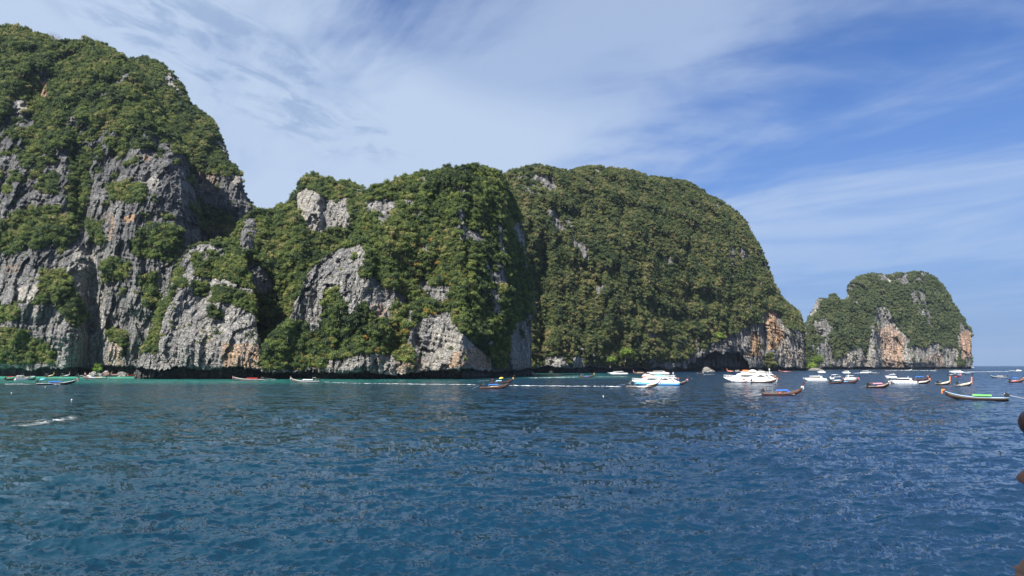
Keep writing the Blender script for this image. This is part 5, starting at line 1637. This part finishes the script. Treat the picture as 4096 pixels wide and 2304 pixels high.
longtail('boat with a blue canopy and black stem behind the large speedboat', 3640, 3708, 1522, 10, hull='red_wood', rail='dark_wood', garland='orange_cloth', canopy='blue', canopy_w=(-.15, .25), ztop=2.0, post=2.3, lean=.0, tail=0)
longtail('cream topped boat with a tall orange stem leaving foam behind', 3752, 3798, 1540, 26, hull='dark_wood', rail='cream', garland=None, cover=('cream', -.2, .4), post=0.01, lean=.05, tail=1.5, roofed='black', Lmin=9)
longtail('cream covered boat with a black helm roof and an orange stem', 3831, 3884, 1545, 24, hull='black', rail='cream', garland=None, cover=('cream', -.25, .4), post=0.01, lean=.05, tail=1.5, roofed='black', Lmin=9)
for x_, w_ in ((3799, 1540), (3884, 1545)):
    pass
longtail('large dark boat with a bright green canopy and orange garland', 3800, 4012, 1600, 181, hull='dark_wood', rail='light_blue', garland='orange_cloth', canopy='green', canopy_w=(-.24, .06), ztop=1.15, cover=('green', -.22, .05), post=1.9, lean=.6, tail=5.0, tail_dir=-13, seats='blue')
longtail('dark boat with a cream canopy heading left near the horizon', 3966, 4026, 1512, 178, hull='black', rail='light_blue', garland=None, canopy='tan', canopy_w=(-.25, .1), ztop=1.3, post=2.0, lean=.6, tail=0, man={'label': 'boatman in grey on the boat near the horizon', 'shirt': 'grey'})
longtail('dark blue boat with a blue canopy cut by the right edge', 4043, 4090, 1530, 14, hull='black', rail='orange_cloth', garland='orange_cloth', canopy='blue', canopy_w=(-.35, .0), ztop=2.2, post=2.0, lean=.4, tail=3, tail_dir=-16, cover=('pink', -.3, 0), seats='red')
speedboat('fast white speedboat drawing a long wake past the island corner', 3800, 3850, 1490, 172, hull='white', engines=3, mast=False, lift=2)
longtail('small dark boat left of the fast white speedboat', 3793, 3814, 1487, 176, hull='black', rail='black', garland=None, post=1.0, tail=0, Lmin=8)
speedboat('white speedboat at the far right edge in its own wake', 4066, 4086, 1485, 30, hull='white', engines=2, mast=False)
longtail('small dark boat between two wakes with a pale cover', 3792, 3818, 1503, 8, hull='black', rail='grey', garland='white_cloth', post=1.2, tail=0, Lmin=7, cover=('grey', -.2, .2))
longtail('small boat with a red bow seen nearly end on', 3824, 3842, 1508, 55, hull='red', rail='black', garland='white_cloth', post=1.4, tail=0, Lmin=8, canopy='light_blue', ztop=1.9)
longtail('small black boat with a canopy right of the red bowed one', 3860, 3888, 1500, 178, hull='black', rail='grey', garland=None, post=.8, tail=0, canopy='sky', ztop=1.6, Lmin=8)
longtail('pale boat heading right close under the distant island', 3624, 3645, 1482, 8, hull='white', rail='white', garland='white_cloth', post=2.0, tail=0, Lmin=9)
longtail('boat with a white spray under the right part of the island', 3720, 3741, 1484, 10, hull='grey_wood', rail='grey', garland='gold_cloth', post=2.4, tail=0, Lmin=9)
speedboat('tiny white boat on the horizon beside the island corner', 3886, 3896, 1470, 176, hull='white', engines=1, mast=False)
# tall orange ribboned stems of the two cream boats
for (x0_, x1_, wy_, h_) in ((3752, 3798, 1540, 26), (3831, 3884, 1545, 24)):
    c_, L_, yaw_ = boat_frame(x0_, x1_, wy_, h_, 9)
    cands = [q for q in scene.objects if q.name.startswith('longtail_boat') and (q.location.xy - c_.xy).length < .1]
    rt = cands[0]
    for ch in list(rt.children):
        if ch.name.startswith('stem_post'):
            bpy.data.objects.remove(ch)
    b = Vector((L_ / 2 - .15, 0, 1.1))
    MB().loft([[(b.x - .18 + t_ * .25, -.12, b.z + t_ * 2.0), (b.x + .2 + t_ * .25, -.12, b.z + t_ * 2.0), (b.x + .2 + t_ * .25, .12, b.z + t_ * 2.0), (b.x - .18 + t_ * .25, .12, b.z + t_ * 2.0)] for t_ in (-.3, .3, .7, 1)], close=True).build('stem_post', 'orange_cloth', rt)


# ------------------------------------------------------------------ foam
def foam_material():
    m, t, b, out = new_mat('sea_foam')
    geo = nd(t, 'ShaderNodeNewGeometry')
    n = nd(t, 'ShaderNodeTexNoise', ins={'Vector': geo.outputs['Position'], 'Scale': 1.4, 'Detail': 8, 'Roughness': 0.75})
    ed = nd(t, 'ShaderNodeAttribute', attribute_name='edge').outputs['Fac']
    a = smooth(t, mth(t, 'ADD', n.outputs[0], mth(t, 'MULTIPLY', ed, 0.75)), 0.50, 0.95)
    b.inputs['Base Color'].default_value = (0.80, 0.83, 0.84, 1)
    b.inputs['Roughness'].default_value = 0.8
    t.links.new(mth(t, 'MULTIPLY', a, 0.82), b.inputs['Alpha'])
    return m


FOAM = foam_material()


def wake(label, pts, dens=1.0, height=0.2, name='foam', ride=False):
    """a band of white water; pts: photo column, row, half width in metres"""
    P_ = [(at(x, y), w * (1 if ride else .85)) for x, y, w in pts]
    height *= .45
    rows, edge = [], []
    tot = 0
    cs = []
    for (a, wa), (b, wb) in zip(P_, P_[1:]):
        n = max(3, int((b - a).length / 0.8))
        n = min(n, 160)
        for i in range(n):
            t_ = i / n
            cs.append((a.lerp(b, t_), wa + (wb - wa) * t_))
    cs.append(P_[-1])
    N = len(cs)
    K = 9
    for i, (p, w) in enumerate(cs):
        q = cs[min(i + 1, N - 1)][0] - cs[max(i - 1, 0)][0]
        nrm = Vector((-q.y, q.x, 0)).normalized()
        end = min(1, i / 4, (N - 1 - i) / 4)
        for k in range(K):
            u = -1 + 2 * k / (K - 1)
            jig = perlin(np.array(p.x * .35 + 3), np.array(p.y * .35), np.array(0.5)) * .9
            pos = p + nrm * (u + float(jig) * .5) * w
            hgt = (1 - u * u) * height * end * (1 + 1.6 * float(perlin(np.array(pos.x * 1.3), np.array(pos.y * 1.3), np.array(2.5))))
            rows.append((pos.x, pos.y, (sea_z(pos.x, pos.y) + .03 if ride else 0.22) + hgt))
            fl = (.6 if ride else .78) + (.5 if ride else .4) * float(perlin(np.array(pos.x * .12), np.array(pos.y * .12), np.array(7.5)))
            edge.append(((1 - abs(u) ** 1.5) * fl * end * 1.5 - .45) * dens if not ride else ((1 - abs(u)) * fl * end * .50 - .20) * dens)
    me = mesh_np(name, np.array(rows), grid_faces(N, K), {'edge': edge})
    o = link(name, me, FOAM)
    tag(o, label, None, None, 'stuff')
    return o


wake('white wake behind the blue covered boat', [(-10, 1540, 1.0), (60, 1539, .8), (110, 1540, 1.1), (160, 1539, .5)], 1.3)
wake('white water along the hull of the blue covered boat', [(196, 1540, .3), (235, 1541, .7), (255, 1541, .2)], 1.4, .25)
wake('long thin wake crossing the middle of the sea', [(1285, 1530, .5), (1400, 1536, .8), (1560, 1538, 1.1), (1700, 1540, 1.3), (1850, 1541, 1.1), (1930, 1543, .8)], 1.0)
wake('bright wake running from the crossing boats to the fast boat', [(2020, 1545, .8), (2120, 1547, 1.2), (2200, 1547, 1.8), (2300, 1549, 1.3), (2400, 1549, 1.7), (2500, 1551, 1.4)], 1.5, .3)
wake('thick spray along the side of the fast boat', [(2495, 1553, .7), (2540, 1553, 1.1), (2590, 1553, 2.0), (2612, 1552, .6)], 2.0, .75)
wake('thin wake behind the orange stemmed boat', [(2100, 1514, .5), (2190, 1513, .8), (2260, 1511, 1.2), (2330, 1510, .8)], 1.1, .3)
wake('faint wake left of the pale long boat', [(2370, 1510, .4), (2440, 1509, .6), (2530, 1508, .4)], .8)
wake('white bow wave of the boat with orange vests', [(3140, 1583, .2), (3170, 1582, .55), (3196, 1580, .3)], 1.8, .35)
wake('thin foam behind the boat with orange vests', [(2990, 1585, .3), (3040, 1583, .5), (3060, 1581, .3)], .9)
wake('wake behind the small white cabin boat', [(3398, 1494, .8), (3420, 1494, 1.4), (3450, 1493, .8)], 1.4, .3)
wake('long wake drawn by the fast white speedboat', [(3795, 1491, 1.0), (3850, 1491, 3.0), (3900, 1489, 2.6), (3970, 1488, 2.0), (4040, 1487, 1.0)], 1.6, .5)
wake('bow foam around the fast white speedboat', [(3796, 1489, 1), (3825, 1491, 2.6), (3860, 1491, 2)], 2.0, .8)
wake('wake of the speedboat at the far right', [(4035, 1484, 1.5), (4070, 1485, 3.0), (4100, 1485, 2.5)], 1.8, .6)
wake('wake dotted along the foot of the distant island', [(3540, 1484, 1), (3590, 1483, 1.6), (3630, 1483, 1.2), (3720, 1484, 1.8), (3745, 1485, 1.6)], 1.0, .5)
wake('foam left by the cream topped boat', [(3715, 1541, .5), (3750, 1541, .8), (3805, 1541, .4)], 1.2, .2)
wake('foam left by the boat with a black helm roof', [(3795, 1545, .5), (3835, 1546, .9), (3890, 1546, .4)], 1.2, .2)
wake('foam around the cream garlanded boat', [(1160, 1533, .3), (1200, 1533, .5), (1300, 1532, .3), (1420, 1535, .4)], .8, .1)
wake('white splashes at the bow of the red roofed boat', [(944, 1524, .3), (975, 1524, .6), (1000, 1523, .3), (1120, 1521, .5)], 1.0, .2)
wake('wake of the tiny boat leaving the cave', [(2808, 1500, .6), (2835, 1499, .9), (2860, 1498, .4)], 1.1, .2)
wake('old foam streak drifting at the left', [(-30, 1688, 2.6), (60, 1688, 3.0), (150, 1680, 3.2), (240, 1673, 2.6)], 1.25, .04, ride=True)
wake('nearer foam streak drifting at the left edge', [(-30, 1708, 2.6), (40, 1706, 3.0), (130, 1698, 2.6), (250, 1680, 2.4), (300, 1664, 2.4), (350, 1656, 1.6)], 1.35, .04, ride=True)
wake('faint foam streak beyond the drifting foam', [(540, 1636, 1.3), (590, 1632, 2), (660, 1630, 1.3)], .75, .04, ride=True)
wake('fleck of foam on a wave crest', [(935, 1941, .2), (955, 1940, .35), (975, 1941, .2)], 1.1, .03, ride=True)

# buoys
for (x_, y_, lb) in ((181, 1549, 'white buoy just below the blue covered boat'), (287, 1600, 'small white buoy on open water at the left'), (46, 1573, 'white buoy near the left edge'), (100, 1510, 'white buoy left of the cave in the bay'), (2766, 1515, 'white buoy right of the blue ferry'), (2413, 1586, 'pale float on the open sea below the wake')):
    o = MB().ball((0, 0, .06), (.3, .3, .28), 2).build('buoy', 'foam_plastic', None, True)
    MB().tube([(0, 0, .15), (0, 0, .28)], .03, 5).build('buoy_ring', 'grey', o)
    o.location = at(x_, y_)
    tag(o, lb, 'buoy')


# ------------------------------------------------------------------ rocks, odd trees, a pier
def boulder(px_, py_, w, hgt, label, seed, mat=None, dpt=1.0):
    co, fa = ICO3
    d = 1 + .45 * fbm(co[:, 0] * 1.2 + seed, co[:, 1] * 1.2, co[:, 2] * 1.2, 4)
    me = mesh_np('boulder', co * d[:, None] * np.array([w, w * dpt, hgt]), fa, {'foot_dark': np.clip(.5 - co[:, 2] * 2, 0, .9) * .8, 'veg': co[:, 2] * 0, 'pale': co[:, 2] * 0 + .3, 'tint': co[:, 2] * 0}, smooth_=False)
    o = link('boulder', me, mat or ROCK)
    o.location = at(px_, py_)
    tag(o, label, 'rock', 'boulders along the foot of the cliffs')
    return o


boulder(372, 1507, 3.2, 3.6, 'tall leaning boulder behind the reddish stem in the bay', 1)
boulder(395, 1506, 4.0, 2.3, 'rounded dark boulder below the bright leaved tree', 4)
boulder(424, 1505, 2.6, 3.6, 'upright pale boulder left of the red canopied boat', 6)
boulder(486, 1505, 4.2, 2.9, 'wide dome shaped boulder between moored boats', 9)
boulder(500, 1506, 3.2, 1.6, 'low slanting boulder left of the black framed boat', 12)
boulder(2392, 1488, 9, 2.0, 'flat pale rock ledge beside the long white boat', 3, dpt=.6)
boulder(2415, 1489, 5, 1.0, 'low tail of rock reaching right from the pale ledge', 8, dpt=.6)
boulder(2827, 1487, 5.5, 5.0, 'pale craggy boulder at the mouth of the cave', 15)
boulder(2846, 1488, 3.8, 2.6, 'smaller boulder beside the craggy one', 17)
boulder(3262, 1482, 10, 3.5, 'grey boulder below the gap between the islands', 19)
boulder(2120, 1499, 4.0, 2.0, 'wet dark boulder at the corner of the headland', 21)
boulder(2950, 1487, 3.0, 2.2, 'small yellowish rock left of the white topped open boat', 25)


def odd_tree(px_, py_, dist, r, label, crown, mat=None, clumps=1):
    p = at_dist(px_, py_, dist)
    e = tree(p - Vector((0, 0, r * .9)), r, label, None, crown, TRUNKS[1])
    return e


odd_tree(392, 1478, 466, 2.6, 'bright green small tree growing from the rocks in the bay', LIME_CROWN)
odd_tree(388, 1462, 467, 2.2, 'upper bright green tuft above the bay rocks', LIME_CROWN)
odd_tree(2862, 1340, 905, 8.5, 'vivid lime green tree just above the cave', LIME_CROWN)
odd_tree(2836, 1366, 900, 6.0, 'lower lime green shrub left of the cave tree', LIME_CROWN)
odd_tree(2500, 1410, 752, 7.0, 'yellow green tree at the foot of the forested dome', LIME_CROWN)
odd_tree(2440, 1440, 742, 5.5, 'yellow green bush low on the shore behind the white boat', LIME_CROWN)
odd_tree(3243, 1465, 1290, 10.0, 'bright bush on the shore between the two islands', LIME_CROWN)
odd_tree(3275, 1440, 1330, 13.0, 'bright green bush at the left foot of the distant island', LIME_CROWN)
odd_tree(1505, 1118, 462, 2.4, 'lone round bush on the grey slab', CROWNS[0])


def bare_tree(px_, py_, dist, hgt, label):
    base = at_dist(px_, py_, dist)
    e = link('bare_tree', None)
    e.location = base - Vector((0, 0, hgt * .55))
    tag(e, label, 'tree')
    MB().tube([(0, 0, -2), (.1, 0, hgt * .4)], [.25, .16], 6).build('trunk', BARK, e)
    r = random.Random(3)
    for k in range(9):
        a = k * .7
        b = MB()
        t0 = (.1, 0, hgt * .38)
        m1 = Vector((math.cos(a) * hgt * .22, math.sin(a) * hgt * .2, hgt * (.62 + .1 * r.random())))
        b.tube([t0, m1[:]], [.14, .09], 5)
        for j in range(4):
            d = Vector((math.cos(a + (j - 1.5) * .45), math.sin(a + (j - 1.5) * .45), .55 + .3 * r.random())) * hgt * .28
            b.tube([m1[:], (m1 + d * .6)[:], (m1 + d)[:]], [.08, .05, .03], 4)
        b.build('branch', BARK, e)


bare_tree(217, 155, 612, 11, 'leafless pale tree standing on the skyline of the left cliff')
pr = link('pier', None)
pr.location = at(2980, 1484)
tag(pr, 'small wooden pier on posts inside the cave mouth', 'pier')
for k in range(5):
    MB().tube([(-5 + k * 2.5, 0, -1), (-5 + k * 2.5, 0, 5.2 if k % 2 == 0 else 2.6)], .16, 5).build('pier_post', 'grey_wood', pr)
MB().box((0, 0, 2.4), (11, 3, .25)).build('pier_deck', 'grey_wood', pr)
MB().box((0, 0, 5.0), (10.6, .2, .2)).build('pier_rail', 'grey_wood', pr)


# ------------------------------------------------------------------ the passenger beside the camera
def near_person():
    Y0 = 1.25
    nose = at_dist(4068, 1917, Y0)
    e = link('person', None)
    deck = 5.35
    az = math.atan2(nose.x, nose.y)
    e.rotation_euler = (0, 0, -az)
    e.location = (nose.x + .125 * math.cos(az), Y0 - .125 * math.sin(az), deck)
    tag(e, 'person cut by the right edge with reddish brown hair over the face', 'person')
    hz = nose.z - deck                  # nose height above the deck
    skin = paint('shaded_skin', (0.34, 0.17, 0.115), 0.5, 0.06, 20)
    hair = paint('reddish_brown_hair', (0.09, 0.028, 0.022), 0.45, 0.4, 60)
    # body: one surface, right arm raised in front of the chest
    J = [(0.02, 0, .88), (0.02, 0, 1.05), (0.03, 0, 1.25), (.02, 0, hz - .17), (-.005, 0, hz - .10),
         (0.02, .09, .84), (.0, .10, .46), (.02, .10, .07), (-.12, .11, .03),
         (0.02, -.09, .84), (.0, -.10, .46), (.02, -.10, .07), (-.12, -.11, .03),
         (.05, .17, 1.27), (.07, .22, 1.0), (-.05, .20, .86), (-.10, .19, .82),
         (.05, -.17, 1.24), (-.05, -.20, 1.0), (-.115, -.12, 1.20), (-.124, -.10, 1.30),
         (-.120, -.11, 1.35), (-.100, -.11, 1.375), (-.110, -.09, 1.36), (-.090, -.09, 1.385), (-.095, -.07, 1.355), (-.07, -.07, 1.375), (-.085, -.055, 1.34), (-.06, -.055, 1.36), (-.085, -.13, 1.325), (-.06, -.135, 1.345)]
    Ed = [(0, 1), (1, 2), (2, 3), (3, 4), (0, 5), (5, 6), (6, 7), (7, 8), (0, 9), (9, 10), (10, 11), (11, 12), (2, 13), (13, 14), (14, 15), (15, 16), (2, 17), (17, 18), (18, 19), (19, 20), (20, 21), (21, 22), (20, 23), (23, 24), (20, 25), (25, 26), (20, 27), (27, 28), (20, 29), (29, 30)]
    Rd = [.12, .10, .11, .05, .05, .08, .055, .04, .035, .08, .055, .04, .035, .055, .04, .028, .032, .055, .04, .027, .032] + [.0095, .008] * 5
    body = baked_skin('body', J, Ed, Rd, 2)
    link('body', body, skin, e)
    # head: a surface round the vertical axis with brow, nose, lips and chin
    nz, na = 44, 48
    z = np.linspace(-.125, .125, nz)[:, None]
    th = np.linspace(0, 2 * math.pi, na, endpoint=False)[None, :]
    shape = np.sqrt(np.clip(1 - (z / .127) ** 2, 0, 1)) ** .8
    front = np.cos(th)                                     # +1 at the face
    rx = .092 * shape * (1 - .10 * (z < -.03) * (-z - .03) / .09)
    ry = .074 * shape
    x = -rx * front
    y = ry * np.sin(th)
    f = np.maximum(0, front)
    noseb = np.exp(-((th + math.pi) % (2 * math.pi) - math.pi) ** 2 / .022)
    prof = .030 * np.exp(-((z + .018) / .016) ** 2) + .014 * np.exp(-((z - .005) / .022) ** 2)
    x = x - noseb * prof
    x = x - f ** 8 * (.006 * np.exp(-((z + .052) / .010) ** 2) + .010 * np.exp(-((z + .098) / .014) ** 2) + .006 * np.exp(-((z - .035) / .012) ** 2))
    co = np.stack([x, y + 0 * z, z + 0 * th], -1).reshape(-1, 3)
    i = (np.arange(nz - 1)[:, None] * na + np.arange(na)[None, :])
    j = (np.arange(nz - 1)[:, None] * na + (np.arange(na)[None, :] + 1) % na)
    fc = np.stack([i.ravel(), j.ravel(), (j + na).ravel(), (i + na).ravel()], 1)
    hd = link('head', mesh_np('head', co, fc), skin, e)
    hd.location = (0, 0, hz + .018)
    for s in (-1, 1):
        MB().ball((-.083, s * .03, .03), (.014, .024, .010), 2).build('eye', 'black', hd)
        MB().ball((.005, s * .076, -.005), (.035, .018, .06), 2).build('ear', skin, hd)
    # hair: cap, a lock over the brow and loose strands
    hb = MB()
    hb.ball((.018, 0, .055), (.225, .19, .21), 3)
    hb.ball((.06, 0, -.04), (.15, .19, .25), 3)
    hb.ball((-.075, 0, .062), (.075, .13, .075), 3)
    hb.ball((-.086, -.015, .076), (.066, .08, .055), 3)
    ho = hb.build('hair', hair, e, True)
    ho.location = (0, 0, hz + .018)
    top = baked_skin('top', [J[0], J[1], J[2], J[13], J[17]], [(0, 1), (1, 2), (2, 3), (2, 4)], [.135, .115, .125, .06, .06], 2)
    link('sleeveless_top', top, M['black'], e)
    sh = baked_skin('trousers', [J[k] for k in (0, 5, 6, 7, 9, 10, 11)], [(0, 1), (1, 2), (2, 3), (0, 4), (4, 5), (5, 6)], [.135, .10, .075, .06, .10, .075, .06], 2)
    link('trousers', sh, M['blue'], e)
    dk = MB().box((0.6, -1.0, deck - .1), (4.6, 6.0, .2), bev=.02).build('ferry_deck', 'grey', None)
    tag(dk, 'deck of the boat the picture is taken from', 'deck', None, 'structure')
    del dk['category']
    rf_ = MB().box((0.4, -2.6, deck + 2.3), (6.4, 7.1, .08), bev=.02)  # unseen roof, added to keep the sun off the person
    rf_ = rf_.build('ferry_roof', 'grey', None)
    tag(rf_, 'unseen roof added over the deck to shade the person', None, None, 'structure')
    for sx in (-2.4, 3.2):
        po = MB().tube([(sx, -1.2, deck), (sx, -1.2, deck + 2.26)], .04, 8).build('roof_post', 'grey', rf_)


near_person()

# ------------------------------------------------------------------ air
def haze(density=0.00003):
    m = bpy.data.materials.new('haze')
    m.use_nodes = True
    t = m.node_tree
    t.nodes.clear()
    out = t.nodes.new('ShaderNodeOutputMaterial')
    v = nd(t, 'ShaderNodeVolumePrincipled', ins={'Color': (0.62, 0.78, 1.0, 1), 'Density': density, 'Anisotropy': 0.2})
    t.links.new(v.outputs[0], out.inputs['Volume'])
    b = MB().box((0, 0, 0), (1, 1, 1))
    o = b.build('haze', m, None)
    o.scale = (24000, 26000, 364)
    o.location = (0, 11000, 362 / 2 - 1)
    tag(o, 'thin blue sea haze', None, None, 'stuff')


haze()
